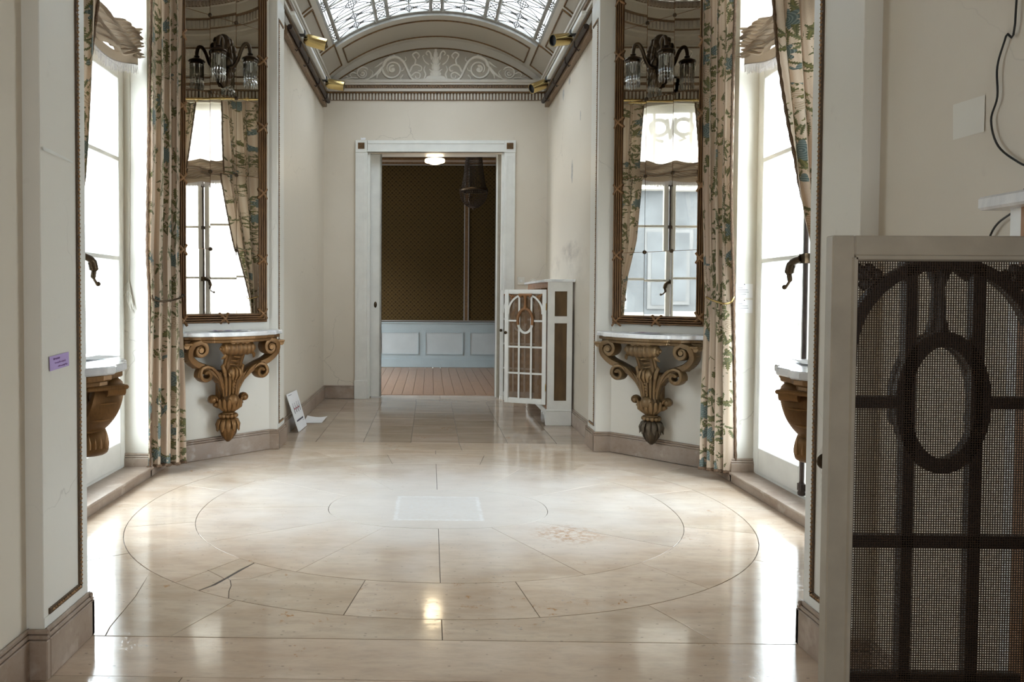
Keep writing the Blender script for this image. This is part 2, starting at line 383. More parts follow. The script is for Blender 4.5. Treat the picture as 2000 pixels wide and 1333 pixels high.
def fabric():
    t = NT('floral_curtain_fabric'); uv = t.coord('uv')
    s = t.N('ShaderNodeSeparateXYZ', Vector=uv); U, V = s.outputs[0], s.outputs[1]
    stripe = t.math('SINE', t.math('MULTIPLY', U, 330.0)); stripe2 = t.math('SINE', t.math('MULTIPLY', U, 97.0))
    base = t.mix(t.ramp(stripe, -1, 1), (0.54, 0.42, 0.31), (0.66, 0.545, 0.425))
    base = t.mix(t.math('MULTIPLY', t.ramp(stripe2, 0.4, 1), 0.4), base, (0.50, 0.36, 0.27))
    # meandering garlands and loose sprays with bare ground between
    ph = t.math('MULTIPLY', t.math('SINE', t.math('MULTIPLY', V, 6.0)), 0.05)
    g = t.math('PINGPONG', t.math('ADD', t.math('ADD', U, ph), 0.03), 0.11)
    gar = t.ramp(t.math('ADD', g, t.ramp(t.noise(uv, 8, 2), 0.2, 0.8, -0.06, 0.06)), 0.02, 0.07)
    blob = t.ramp(t.noise(t.coord('uv', loc=(4, 7, 0)), 4.5, 1), 0.47, 0.58)
    dens = t.math('MAXIMUM', t.math('MULTIPLY', gar, t.ramp(t.noise(t.coord('uv', loc=(1, 3, 0)), 3.2, 1), 0.36, 0.5)), blob)
    def leaves(scale, loc, L, W, thr, ca, cb, base):
        c = t.coord('uv', loc=loc, scale=(scale, scale * 0.8, 1))
        vo = t.N('ShaderNodeTexVoronoi', _voronoi_dimensions='2D', Vector=c, Scale=1.0, Randomness=0.9)
        dv = t.N('ShaderNodeVectorMath', _operation='SUBTRACT', i0=c, i1=vo.outputs['Position']).outputs[0]
        d = t.N('ShaderNodeSeparateXYZ', Vector=dv); cc = t.N('ShaderNodeSeparateColor', Color=vo.outputs['Color'])
        ang = t.math('MULTIPLY', cc.outputs[0], 6.283); ca_, sa_ = t.math('COSINE', ang), t.math('SINE', ang)
        x = t.math('ADD', t.math('MULTIPLY', d.outputs[0], ca_), t.math('MULTIPLY', d.outputs[1], sa_))
        y = t.math('SUBTRACT', t.math('MULTIPLY', d.outputs[1], ca_), t.math('MULTIPLY', d.outputs[0], sa_))
        q = t.math('POWER', t.math('DIVIDE', t.math('ABSOLUTE', x), L), 2.0)
        edge = t.math('MULTIPLY', t.math('SUBTRACT', 1.0, q), t.math('ADD', W, t.math('MULTIPLY', t.math('SINE', t.math('MULTIPLY', x, 38.0)), W * 0.35)))
        msk = t.math('GREATER_THAN', t.math('SUBTRACT', edge, t.math('ABSOLUTE', y)), 0.0)
        msk = t.math('MULTIPLY', msk, t.math('GREATER_THAN', t.math('ADD', dens, t.math('MULTIPLY', cc.outputs[1], 0.5)), thr))
        vein = t.ramp(t.math('ABSOLUTE', y), 0.0, W * 0.5, 0.0, 1.0)
        col = t.mix(vein, ca, cb)
        return t.mix(msk, base, col)
    base = leaves(17, (0.3, 0.1, 0), 0.66, 0.15, 0.90, (0.20, 0.18, 0.065), (0.095, 0.10, 0.035), base)
    base = leaves(20, (5.3, 2.1, 0), 0.66, 0.13, 0.92, (0.095, 0.115, 0.06), (0.17, 0.16, 0.065), base)
    base = leaves(26, (9.7, 4.4, 0), 0.64, 0.12, 0.88, (0.055, 0.07, 0.03), (0.13, 0.125, 0.05), base)
    c = t.coord('uv', loc=(2.2, 0.6, 0), scale=(7.0, 6.4, 1))
    vo = t.N('ShaderNodeTexVoronoi', _voronoi_dimensions='2D', Vector=c, Scale=1.0, Randomness=0.8)
    dv = t.N('ShaderNodeVectorMath', _operation='SUBTRACT', i0=c, i1=vo.outputs['Position']).outputs[0]
    d = t.N('ShaderNodeSeparateXYZ', Vector=dv); cc = t.N('ShaderNodeSeparateColor', Color=vo.outputs['Color'])
    th = t.math('ARCTAN2', d.outputs[1], d.outputs[0]); rr = t.N('ShaderNodeVectorMath', _operation='LENGTH', i0=dv).outputs['Value']
    pet = t.math('ADD', 0.20, t.math('MULTIPLY', t.math('ABSOLUTE', t.math('SINE', t.math('MULTIPLY', th, 4.5))), 0.13))
    ins = t.math('MULTIPLY', t.math('LESS_THAN', rr, pet), t.math('GREATER_THAN', cc.outputs[0], 0.42))
    ins = t.math('MULTIPLY', ins, t.math('GREATER_THAN', dens, 0.6))
    tone = t.math('GREATER_THAN', cc.outputs[1], 0.55)
    fcol = t.mix(tone, (0.085, 0.125, 0.125), (0.58, 0.47, 0.35))
    fcol = t.mix(t.ramp(t.math('SINE', t.math('MULTIPLY', rr, 95.0)), -0.2, 0.8), fcol, t.mix(tone, (0.20, 0.25, 0.235), (0.38, 0.28, 0.19)))
    base = t.mix(ins, base, fcol)
    n = t.noise(uv, 350, 2)
    base = t.mix(t.ramp(n, 0.4, 0.7, 0, 0.22), base, (0.25, 0.2, 0.15))
    t.P(Base__Color=base, Roughness=0.85)
    try: t.b.inputs['Sheen Weight'].default_value = 0.2
    except Exception: pass
    tl = t.N('ShaderNodeBsdfTranslucent', Color=base)
    mx = t.N('ShaderNodeMixShader', i0=0.16, i1=t.b.outputs[0], i2=tl.outputs[0]); t.t.links.new(mx.outputs[0], t.out.inputs[0])
    t.bump(n, 0.2, 0.002)
    return t.m
M['fabric'] = fabric()
def cloth(name, col, tl=0.5, transp=0.0):
    t = NT(name); c = t.coord('pos'); n = t.noise(c, 200, 2)
    base = t.mix(t.ramp(n, .3, .7), tuple(x * .9 for x in col), col); t.P(Base__Color=base, Roughness=.9)
    tn = t.N('ShaderNodeBsdfTranslucent', Color=base)
    mx = t.N('ShaderNodeMixShader', i0=tl, i1=t.b.outputs[0], i2=tn.outputs[0])
    if transp:
        mx = t.N('ShaderNodeMixShader', i0=transp, i1=mx.outputs[0], i2=t.N('ShaderNodeBsdfTransparent').outputs[0])
    t.t.links.new(mx.outputs[0], t.out.inputs[0]); return t.m
M['blind'] = cloth('beige_blind_cloth', (0.42, 0.335, 0.25), 0.14)
M['sheer'] = cloth('sheer_blind_cloth', (0.86, 0.83, 0.77), 0.55, 0.25)
M['lining'] = cloth('pale_lining', (0.78, 0.74, 0.68), 0.45)
M['fringe'] = cloth('grey_fringe', (0.46, 0.43, 0.43), 0.35)
M['braid'] = simple('brown_braid', (0.14, 0.085, 0.05), 0.8, 0, 0.4, 90, 0.4, 120)
def wallpaper():
    t = NT('scale_pattern_wallpaper'); c = t.coord('pos'); s = t.N('ShaderNodeSeparateXYZ', Vector=c); X, Z = s.outputs[0], s.outputs[2]
    P_ = 0.118; row = t.math('FLOOR', t.math('DIVIDE', Z, P_ * .5)); par = t.math('MODULO', t.math('ABSOLUTE', row), 2.0)
    fx = t.math('SUBTRACT', t.math('FRACT', t.math('ADD', t.math('DIVIDE', X, P_), t.math('MULTIPLY', par, 0.5))), 0.5)
    fz = t.math('FRACT', t.math('DIVIDE', Z, P_ * .5))
    e = t.math('ADD', t.math('MULTIPLY', t.math('ABSOLUTE', fx), 2.0), t.math('MULTIPLY', fz, -1.0))
    a = t.math('ABSOLUTE', t.math('ADD', t.math('MULTIPLY', t.math('ABSOLUTE', fx), 2.0), t.math('SUBTRACT', fz, 1.0)))
    b = t.math('ABSOLUTE', e)
    ln = t.ramp(t.math('MINIMUM', a, b), 0.10, 0.2, 1, 0)
    blob = t.ramp(t.math('ADD', t.math('POWER', t.math('MULTIPLY', fx, 2.4), 2.0), t.math('POWER', t.math('MULTIPLY', t.math('SUBTRACT', fz, 0.3), 2.2), 2.0)), 0.25, 0.5, 1, 0)
    base = t.mix(t.math('MULTIPLY', blob, .75), (0.052, 0.031, 0.008), (0.014, 0.009, 0.004))
    base = t.mix(ln, base, (0.085, 0.055, 0.020))
    base = t.mix(t.ramp(t.noise(c, .8, 2), .3, .7, 0, .4), base, (0.032, 0.026, 0.008))
    t.P(Base__Color=base, Roughness=0.8); t.b.inputs['Specular IOR Level'].default_value = 0.15; return t.m
M['wallpaper'] = wallpaper()
M['dado'] = simple('grey_blue_dado_paint', (0.36, 0.43, 0.45), 0.4, 0, 0.05, 4)
M['dadolight'] = simple('pale_blue_panel', (0.46, 0.51, 0.52), 0.4, 0, 0.05, 4)
M['ceil2'] = simple('brown_plaster', (0.10, 0.08, 0.06), 0.6, 0, 0.1, 3)
M['beigepale'] = simple('pale_pink_moulding', (0.40, 0.33, 0.27), 0.5, 0, 0.1, 3)
M['greyline'] = simple('grey_moulding', (0.26, 0.25, 0.235), 0.45, 0, 0.1, 3)
def planks():
    t = NT('oak_planks'); c = t.coord('pos', scale=(14, 1.1, 1)); oi = t.n.new('ShaderNodeObjectInfo').outputs['Random']
    n = t.noise(t.N('ShaderNodeVectorMath', _operation='ADD', i0=c, i1=t.N('ShaderNodeCombineXYZ', X=t.math('MULTIPLY', oi, 40.0), Y=oi, Z=oi).outputs[0]).outputs[0], 3, 5)
    base = t.mix(n, (0.25, 0.135, 0.078), (0.42, 0.26, 0.155)); base = t.mix(t.ramp(oi, 0, 1, 0, .35), base, (0.30, 0.17, 0.11))
    t.P(Base__Color=base, Roughness=0.3); t.bump(n, .1, .003); return t.m
M['planks'] = planks()
def glow(name, col, st_):
    t = NT(name); t.P(Base__Color=col, Roughness=.4, Emission__Color=col, Emission__Strength=st_); return t.m
M['lamp'] = glow('lamp_opal_glass', (1.0, 0.86, 0.60), 1.7)
M['concrete'] = simple('terrace_concrete', (0.5, 0.49, 0.47), 0.8, 0, 0.1, 2)
M['facade'] = simple('slate_grey_facade', (0.115, 0.13, 0.15), 0.7, 0, 0.25, 1.2)
M['facade_light'] = simple('pale_facade', (0.15, 0.16, 0.175), 0.7, 0, 0.15, 1)
M['peel'] = simple('grey_plaster_patch', (0.42, 0.40, 0.38), 0.8, 0, 0.2, 40)
# ------------------------------------------------------------------ room measures
YC = 3.75                                   # centre of the oval room
YFAR = 7.83                                 # far wall
DS = {-1: 6.385, 1: 6.435}                  # |x| + y of the baseboard plane of the far diagonal walls
XB = {-1: 1.738, 1: 1.765}                  # |x| of the step fronts below the windows
SIDE = {-1: 'left', 1: 'right'}
ZTOP = 3.92
def yy(y, near): return 7.5 - y if near else y

# ------------------------------------------------------------------ floor: every stone its own piece
grout = MB().box(-2.0, -2.6, -0.05, 2.0, 8.16, -0.0030)
floor = st(grout.build('floor', M['grout'], smooth=0), 'polished beige limestone floor with an oval pattern and one cracked stone')
stone_n = [0]
def stone(poly, gap=0.0013, name='stone', m='floor'):
    P = []
    for p in poly:
        if not P or (Vector(p) - P[-1]).length > 2e-3: P.append(Vector((p[0], p[1])))
    if (P[0] - P[-1]).length < 2e-3: P.pop()
    A = sum(P[i].x * P[(i+1) % len(P)].y - P[(i+1) % len(P)].x * P[i].y for i in range(len(P)))
    if A < 0: P.reverse()
    n = len(P); c = sum(P, Vector((0, 0))) / n
    def inset(g):
        out = []
        for i in range(n):
            a = (P[i] - P[i-1]).normalized(); b = (P[(i+1) % n] - P[i]).normalized()
            na, nb = Vector((-a.y, a.x)), Vector((-b.y, b.x)); m = na + nb
            k = m.length_squared
            out.append(P[i] + (m * (2 * g / k) if k > 0.5 else na * g))
        return out
    ax, ay, h = random.uniform(-.0006, .0006), random.uniform(-.0006, .0006), random.uniform(-.0002, .0001)
    rings = [(inset(gap + 0.0008), 0.0), (inset(gap), -0.0008), (inset(gap), -0.02)]
    vs = [(p.x, p.y, z + h + ax * (p.x - c.x) + ay * (p.y - c.y)) for R, z in rings for p in R]
    fs = [tuple(range(n))]
    for k in range(2):
        fs += [(k*n+i, (k+1)*n+i, (k+1)*n+(i+1) % n, k*n+(i+1) % n) for i in range(n)]
    mb = MB(); mb.add(vs, fs)
    return mb.build(name, M[m], floor, smooth=0, recalc=False)

class SE:                                    # the ovals are super-ellipses
    def __init__(s, cx, cy, a, b, p): s.c = (cx, cy); s.a, s.b, s.p = a, b, p
    def at(s, t):
        q = (abs(cos(t) / s.a) ** s.p + abs(sin(t) / s.b) ** s.p) ** (-1 / s.p)
        return (s.c[0] + q * cos(t), s.c[1] + q * sin(t))
    def ang(s, pt): return atan2(pt[1] - s.c[1], pt[0] - s.c[0])
    def arc(s, a, b):                        # counter-clockwise from point a to point b
        t0, t1 = s.ang(a), s.ang(b)
        while t1 <= t0 + 1e-4: t1 += 2 * pi
        k = max(4, int((t1 - t0) / 0.05)); return [s.at(t0 + (t1 - t0) * i / k) for i in range(k + 1)]
OUT = SE(0, 3.758, 1.535, 1.309, 2.136); MID = SE(0, 3.771, 1.221, 1.004, 2.16); INN = SE(0, 3.775, 0.570, 0.351, 2.33)
def sym(L):
    res = []
    for a, b in L:
        res.append((a, b))
        if abs(a[0]) > 1e-6: res.append(((-a[0], a[1]), (-b[0], b[1])))
    return res
j_in = sym([((0,3.425),(0,2.768)), ((.245,3.46),(.57,2.876)), ((.468,3.557),(1.025,3.206)), ((.572,3.77),(1.237,3.72)), ((.497,3.97),(1.028,4.33)), ((.248,4.1),(.557,4.677)), ((0,4.127),(0,4.777))])
j_mid = sym([((.295,2.776),(.34,2.472)), ((.84,3.0),(1.018,2.742)), ((1.182,3.49),(1.48,3.40)), ((1.2,4.06),(1.463,4.17)), ((.835,4.56),(1.0,4.795)), ((.29,4.763),(.337,5.035))])
stone([INN.at(2 * pi * i / 90) for i in range(90)])
def ring(curve_in, curve_out, joints, skip=None):
    joints = sorted(joints, key=lambda j: curve_in.ang(j[0]))
    for i, a in enumerate(joints):
        b = joints[(i + 1) % len(joints)]
        if skip and skip(a, b): continue
        stone(curve_out.arc(a[1], b[1]) + curve_in.arc(a[0], b[0])[::-1])
ring(INN, MID, j_in)
ring(MID, OUT, j_mid, lambda a, b: abs(a[0][0] + .84) < .01 and abs(b[0][0] + .295) < .01)
# the cracked stone of the outer ring, in its broken pieces
Ma, Mc, Me, Mb_ = (-.84, 3.0), (-.777, 2.945), (-.647, 2.875), (-.295, 2.776)
Oa, Oc, Oe, Ob = (-1.018, 2.742), (-.909, 2.664), (-.781, 2.59), (-.34, 2.472)
K1, K2, L1, Q1, Q2 = (-.835, 2.79), (-.815, 2.772), (-.928, 2.866), (-.738, 2.788), (-.791, 2.668)
def sh(p, d): return (p[0] + d, p[1] + d * 0.3)
stone(MID.arc(Ma, sh(Mc, -.006)) + [sh((-.80, 2.88), -.009), sh(K1, -.009), (-.88, 2.822), L1])
stone([L1, (-.88, 2.822), sh(K1, -.009), sh((-.865, 2.72), -.010)] + OUT.arc(Oa, sh(Oc, -.008))[::-1])
stone(MID.arc(sh(Mc, .004), Me) + [Q1, K2, sh(K1, .005), sh((-.80, 2.88), .005)])
stone([sh(K1, .005), K2, (-.797, 2.72), Q2] + OUT.arc(sh(Oc, .005), Oe)[::-1] + [sh((-.865, 2.72), .006)])
stone(MID.arc(Me, Mb_) + OUT.arc(Oe, Ob)[::-1] + [Q2, (-.797, 2.72), K2, Q1])
# stones between the outer oval and the walls; each joint is a polyline from the oval outwards
def BR(s): return [(s*1.22, 2.30), (s*1.80, 2.88), (s*1.80, 4.63), (s*1.235, 5.2)]
jr = [[(0,2.45),(0,2.30)], [(.735,2.60),(.881,2.30)], [(1.312,3.06),(1.70,2.80)], [(1.535,3.78),(1.80,3.79)], [(1.31,4.46),(1.66,4.77)], [(.744,5.0),(.92,5.2)], [(0,5.067),(0,5.2)]]
def between(s, a, b):
    pts = [p for p in BR(s)]
    def key(p):
        t = atan2(p[1] - 3.75, p[0] * s)
        return t
    return [p for p in pts if key(a) < key(p) < key(b)]
for s in (1, -1):
    J = [[(s * p[0], p[1]) for p in j] for j in jr]
    if s < 0: J.insert(2, [(-1.144, 2.86), (-1.119, 2.612), (-1.103, 2.364), (-1.09, 2.30)])
    for a, b in zip(J, J[1:]):
        arc = OUT.arc(a[0], b[0]) if s > 0 else OUT.arc(b[0], a[0])[::-1]
        stone(arc + b[1:] + between(s, a[-1], b[-1])[::-1] + a[1:][::-1])
# corridor: six columns of square stones
cols = [-1.22, -.909, -.548, -.186, .18, .548, .918, 1.22]
stone([(-1.20, 5.2), (.19, 5.2), (.18, 5.46), (-1.22, 5.46)]); stone([(.19, 5.2), (1.20, 5.2), (1.22, 5.46), (.18, 5.46)])
for x0, x1 in zip(cols, cols[1:]):
    off = random.choice((0, 0, 0.06, -0.05)); ys = [5.46] + [5.46 + .36 * k + off for k in range(1, 6)] + [7.62]
    for y0, y1 in zip(ys, ys[1:]): stone([(x0, y0), (x1, y0), (x1, y1), (x0, y1)], m='floor_corridor')
for x0, x1 in ((-1.22, -.19), (-.19, .06), (.06, 1.22)): stone([(x0, 7.62), (x1, 7.62), (x1, 7.80), (x0, 7.80)], m='floor_corridor')
for x0, x1 in ((-.85, .07), (.07, .85)): stone([(x0, 7.80), (x1, 7.80), (x1, 8.16), (x0, 8.16)], m='floor_corridor')
# courses this side of the oval
stone([(-1.22, 2.055), (1.22, 2.045), (1.22, 2.30), (-1.22, 2.30)])
stone([(-1.22, 1.55), (-.80, 1.55), (-.755, 2.055), (-1.22, 2.055)]); stone([(-.80, 1.55), (.45, 1.55), (.45, 2.048), (-.755, 2.055)]); stone([(.45, 1.55), (1.22, 1.55), (1.22, 2.045), (.45, 2.048)])
for k in range(9):
    y1 = 1.55 - .45 * k; xs = [-1.22, -.6 + .2 * (k % 2), .3 + .15 * (k % 3), 1.22]
    for x0, x1 in zip(xs, xs[1:]): stone([(x0, y1 - .45), (x1, y1 - .45), (x1, y1), (x0, y1)])

# ------------------------------------------------------------------ walls
def wall(name, label, mats='wall'): return name, label, mats
def plane_wall(name, p, q, z0, z1, m='wall', thick=0.08, out=None):
    """upright slab from p to q (inner face), thickness going to the side 'out'"""
    p, q = Vector((*p, 0)), Vector((*q, 0)); o = Vector((*out, 0)).normalized() * thick
    mb = MB(); a, b, c, d = p, q, q + o, p + o
    mb.add([(*v.xy, z0) for v in (a, b, c, d)] + [(*v.xy, z1) for v in (a, b, c, d)], [(0,1,2,3),(4,7,6,5),(0,4,5,1),(1,5,6,2),(2,6,7,3),(3,7,4,0)])
    return st(mb.build(name, M[m], smooth=0))
def baseboard(name, segs):
    mb = MB(); mo = MB()
    for p, q, o in segs:                       # wall-face points p, q and inward normal o
        p, q, o = Vector((*p, 0)), Vector((*q, 0)), Vector((*o, 0)).normalized(); d = (q - p).normalized()
        for B, t, z0, z1 in ((mb, .020, 0.0, .115), (mo, .016, .115, .128), (mo, .011, .128, .143)):
            a, b = p - d * 0.0, q + d * 0.0
            vs = [a, b, b + o * t, a + o * t]
            B.add([(v.x, v.y, z0) for v in vs] + [(v.x, v.y, z1) for v in vs], [(0,1,2,3),(4,7,6,5),(0,4,5,1),(1,5,6,2),(2,6,7,3),(3,7,4,0)])
    o_ = st(mb.build(name, M['base'], smooth=0, bevel=.003)); mo.build('moulding', M['base'], o_, smooth=0, bevel=.004)
    return o_
def bead_strip(parent, pts, r=0.0056, pitch=0.0135, normal=(1, 0, 0)):
    """gilt bead-and-reel moulding along a polyline on a wall"""
    mb = MB(); nv = Vector(normal).normalized(); oct_f = [(0,2,4),(2,1,4),(1,3,4),(3,0,4),(2,0,5),(1,2,5),(3,1,5),(0,3,5)]
    for a, b in zip(pts, pts[1:]):
        a, b = Vector(a), Vector(b); L = (b - a).length; d = (b - a) / L; e = d.cross(nv)
        mb.bar(a - d * .008, b + d * .008, 0.017, 0.005, up=nv)
        k = int(L / pitch)
        for i in range(k):
            c = a + d * (pitch * (i + .5)) + nv * 0.004; rl = r * (1.5 if i % 3 == 0 else 0.95)
            mb.add([c + e * r, c - e * r, c + d * rl, c - d * rl, c + nv * r, c - nv * r], oct_f)
    return mb.build('bead_moulding', M['bead'], parent, smooth=0, recalc=False)

for s in (-1, 1):
    nm = SIDE[s]
    plane_wall('wall_corridor_' + nm, (s*1.2, 5.40), (s*1.2, YFAR), 0, 3.46, m='wall_soot' if s > 0 else 'wall', out=(s, 0))
    plane_wall('wall_vestibule_' + nm, (s*1.2, -2.5), (s*1.2, 2.10), 0, 3.7, out=(s, 0))
    for near in (False, True):
        sgn = -1 if near else 1; tag_ = ('near_' if near else 'far_') + nm
        y0, y1 = yy(5.21, near), yy(5.46, near)
        if near: y0 = 2.30; y1 = 2.04
        mb = MB().box(s*1.15, y0, 0, s*1.30, y1, ZTOP); pier = st(mb.build('wall_pier_' + tag_, M['panel'], smooth=0, bevel=.002))
        mb = MB()                                              # flat frame round the sunk panel
        ya, yb = min(y0, y1), max(y0, y1)
        for q in ((ya, .143, yb, .172), (ya, 3.10, yb, 3.25)): mb.box(s*1.15, q[0], q[1], s*1.147, q[2], q[3])
        ye0, ye1 = (y0 - .04, y0) if near else (y0, y0 + .04)
        mb.box(s*1.15, ye0, .172, s*1.147, ye1, 3.10)
        mb.build('panel_border', M['trimw'], pier, smooth=0)
        yin = y0 - .047 if near else y0 + .047
        yo = y1 + .035 if near else y1 - .045
        pts = [(s*1.1475, yo, 3.10), (s*1.1475, yin, 3.10), (s*1.1475, yin, .182), (s*1.1475, yo, .182)]
        bead_strip(pier, pts, normal=(-s, 0, 0))
        # diagonal wall
        dsum = DS[s] + .028
        xa = dsum - 5.21; xw = XB[s] + .02; yb_ = dsum - xw
        plane_wall('wall_diagonal_' + tag_, (s*xa, yy(5.21, near)), (s*xw, yy(yb_, near)), 0, ZTOP, m='panel', out=(s, sgn))
        # the narrow strip that faces the room between pier and diagonal wall
        mb = MB().box(s*1.1495, yy(5.206, near), 0, s*(xa + .01), yy(5.26, near), ZTOP); st(mb.build('wall_strip_' + tag_, M['panel'], smooth=0))
        n45 = (-s, -sgn)
        ybw = yy(4.37, near)
        segs = [((s*xa, yy(5.21, near)), (s*xw, yy(yb_, near)), n45),
                ((s*xw, yy(yb_ + .01, near)), (s*xw, ybw), (-s, 0)),
                ((s*(xw - .02), ybw), (s*1.95, ybw), (0, -sgn)),
                ((s*1.13, yy(5.206, near)), (s*(xa + .015), yy(5.206, near)), (0, -sgn)),
                ((s*1.15, yy(5.188, near)), (s*1.15, y1), (-s, 0))]
        if near: segs += [((s*1.20, 2.05), (s*1.20, -2.4), (-s, 0)), ((s*1.13, 2.04), (s*1.20, 2.04), (0, -1))]
        else: segs += [((s*1.20, 5.45), (s*1.20, YFAR), (-s, 0)), ((s*1.13, 5.46), (s*1.20, 5.46), (0, 1)),
                       ((s*1.20, YFAR), (s*.858, YFAR), (0, -1))]
        baseboard('baseboard_' + tag_, segs)
    # window wall with an arched opening, reveal and the stone step
    xw = XB[s] + .02; ya, yb = 3.13, 4.37; y_lo = 7.5 - (DS[s] + .028 - xw); y_hi = DS[s] + .028 - xw
    mb = MB(); zs, rise, n = 3.17, .11, 16
    arch = [(ya + (yb - ya) * i / n, zs + rise * (1 - (2 * i / n - 1) ** 2)) for i in range(n + 1)]
    for q0, q1 in ((y_lo, ya), (yb, y_hi)): mb.quad((s*xw, q0, 0), (s*xw, q1, 0), (s*xw, q1, ZTOP), (s*xw, q0, ZTOP))
    for (a0, z0), (a1, z1) in zip(arch, arch[1:]):
        mb.quad((s*xw, a0, z0), (s*xw, a1, z1), (s*xw, a1, ZTOP), (s*xw, a0, ZTOP)); mb.quad((s*xw, a0, z0), (s*xw, a1, z1), (s*1.97, a1, z1), (s*1.97, a0, z0))
    for q in (ya, yb): mb.quad((s*xw, q, 0), (s*1.97, q, 0), (s*1.97, q, zs), (s*xw, q, zs))
    # outer skin so that no light leaks round the frame
    for q0, q1 in ((y_lo, ya), (yb, y_hi)): mb.quad((s*1.97, q0, -.1), (s*1.97, q1, -.1), (s*1.97, q1, ZTOP), (s*1.97, q0, ZTOP))
    st(mb.build('wall_window_' + nm, M['panel'], smooth=0, recalc=False))
    stp = MB().box(s*XB[s], 3.12, 0, s*2.1, 4.375, .047); stp_o = st(stp.build('trim_step_' + nm, M['base'], smooth=0, bevel=.003))
    MB().box(s*(XB[s] - .012), 3.12, .047, s*2.1, 4.375, .062).build('tread', M['base'], stp_o, smooth=0, bevel=.004)
mb = MB()                                      # unseen opening added behind the viewer for fill daylight
for x0, x1, z0, z1 in ((-1.4, -.33, 0, 3.8), (.33, 1.4, 0, 3.8), (-.33, .33, 2.05, 3.8), (-.33, .33, 0, .6)): mb.box(x0, -2.6, z0, x1, -2.5, z1)
st(mb.build('wall_back', M['wall'], smooth=0))
st(MB().box(-1.4, -2.6, 3.7, 1.4, 2.06, 3.78).build('ceiling_vestibule', M['vault'], smooth=0))

# far wall with the doorway
mb = MB()
for x0, x1, z0, z1 in ((-1.26, -.727, 0, 3.9), (.742, 1.26, 0, 3.9), (-.727, .742, 2.655, 3.9)):
    mb.box(x0, YFAR, z0, x1, YFAR + .07, z1)
wf = st(mb.build('wall_far', M['wall'], smooth=0))
mb = MB()
for x0, x1, z0, z1 in ((-3.2, -.70, 0, 3.6), (.715, 3.2, 0, 3.6), (-.70, .715, 2.675, 3.6)): mb.box(x0, 8.03, z0, x1, 8.10, z1)
st(mb.build('wall_far_inner', M['trimw'], smooth=0))

# arch walls over the corridor mouths, annulus ceiling and dome of the oval room
RV, ZV = 1.718, 2.14
def arcz(x, R=RV, zc=ZV): return zc + sqrt(max(0, R * R - x * x))
for near in (False, True):
    mb = MB(); n = 24; xs = [-1.16 + 2.32 * i / n for i in range(n + 1)]
    for a, b in zip(xs, xs[1:]):
        for y0, y1 in ((5.215, 5.46),):
            p, q = yy(y0, near), yy(y1, near)
            mb.quad((a, p, arcz(a)), (b, p, arcz(b)), (b, p, ZTOP), (a, p, ZTOP)); mb.quad((a, p, arcz(a)), (b, p, arcz(b)), (b, q, arcz(b)), (a, q, arcz(a)))
            if near: mb.quad((a, q, arcz(a)), (b, q, arcz(b)), (b, q, ZTOP), (a, q, ZTOP))
    st(mb.build('wall_arch_' + ('near' if near else 'far'), M['wall'], smooth=0))
oct_pts = []
for s in (1,):
    oct_pts = [(1.8, 2.85), (1.8, 4.65), (1.24, 5.23), (-1.24, 5.23), (-1.8, 4.65), (-1.8, 2.85), (-1.24, 2.27), (1.24, 2.27)]
def oct_at(t):
    d = Vector((cos(t), sin(t))); best = 9
    for i in range(8):
        a, b = Vector(oct_pts[i]) - Vector((0, YC)), Vector(oct_pts[(i + 1) % 8]) - Vector((0, YC)); e = b - a
        den = d.x * e.y - d.y * e.x
        if abs(den) > 1e-9:
            k = (a.x * e.y - a.y * e.x) / den; m_ = (a.x * d.y - a.y * d.x) / den
            if k > 0 and -1e-6 <= m_ <= 1 + 1e-6: best = min(best, k)
    return (d.x * best, YC + d.y * best)
EA, EB = 1.62, 1.36
mb = MB(); n = 96
P0 = [(*oct_at(2 * pi * i / n), ZTOP) for i in range(n)]; P1 = [(EA * cos(2*pi*i/n), YC + EB * sin(2*pi*i/n), ZTOP) for i in range(n)]
for i in range(n): mb.quad(P0[i], P0[(i+1) % n], P1[(i+1) % n], P1[i])
st(mb.build('ceiling_cove', M['rib'], smooth=30))
prof = [(0, 0, 'rib'), (.0, .05, 'rib'), (-.03, .06, 'rib'), (-.03, .10, 'cornice_brown'), (-.05, .11, 'rib'), (-.05, .20, 'cornice_brown'), (-.09, .21, 'rib'), (-.11, .30, 'rib'), (-.13, .31, 'cornice_brown'), (-.13, .37, 'rib'), (-.15, .38, 'rib')]
entab = None
for i in range(len(prof) - 1):
    (o0, z0, m0), (o1, z1, _) = prof[i], prof[i + 1]
    mb = MB()
    for k in range(n):
        t0, t1 = 2*pi*k/n, 2*pi*(k+1)/n
        P = lambda o, z, t: ((EA + o) * cos(t), YC + (EB + o) * sin(t), ZTOP + z)
        mb.quad(P(o0, z0, t0), P(o0, z0, t1), P(o1, z1, t1), P(o1, z1, t0))
    o_ = mb.build('trim_entablature' if entab is None else 'band', M[m0 if i != 3 else 'cornice_brown'], entab, smooth=30)
    if entab is None: entab = st(o_)
mb = MB()
for k in range(180):                                         # upper dentils
    t = 2 * pi * k / 180; c = Vector(((EA - .055) * cos(t), YC + (EB - .055) * sin(t), 0)); d = Vector((-(EA) * sin(t), EB * cos(t), 0)).normalized(); nrm = d.cross(Vector((0, 0, 1)))
    mb.bar(c + Vector((0, 0, ZTOP + .115)), c + Vector((0, 0, ZTOP + .195)), .026, .02, up=nrm)
mb.build('dentils', M['rib'], entab, smooth=0, kind='stuff')
mb = MB()
for k in range(200):                                         # rope moulding under the dome
    t = 2 * pi * k / 200; mb.ball(((EA - .135) * cos(t), YC + (EB - .135) * sin(t), ZTOP + .34), .026, .026, .03, 6, 4)
mb.build('rope_beads', M['beigepale'], entab, kind='stuff')
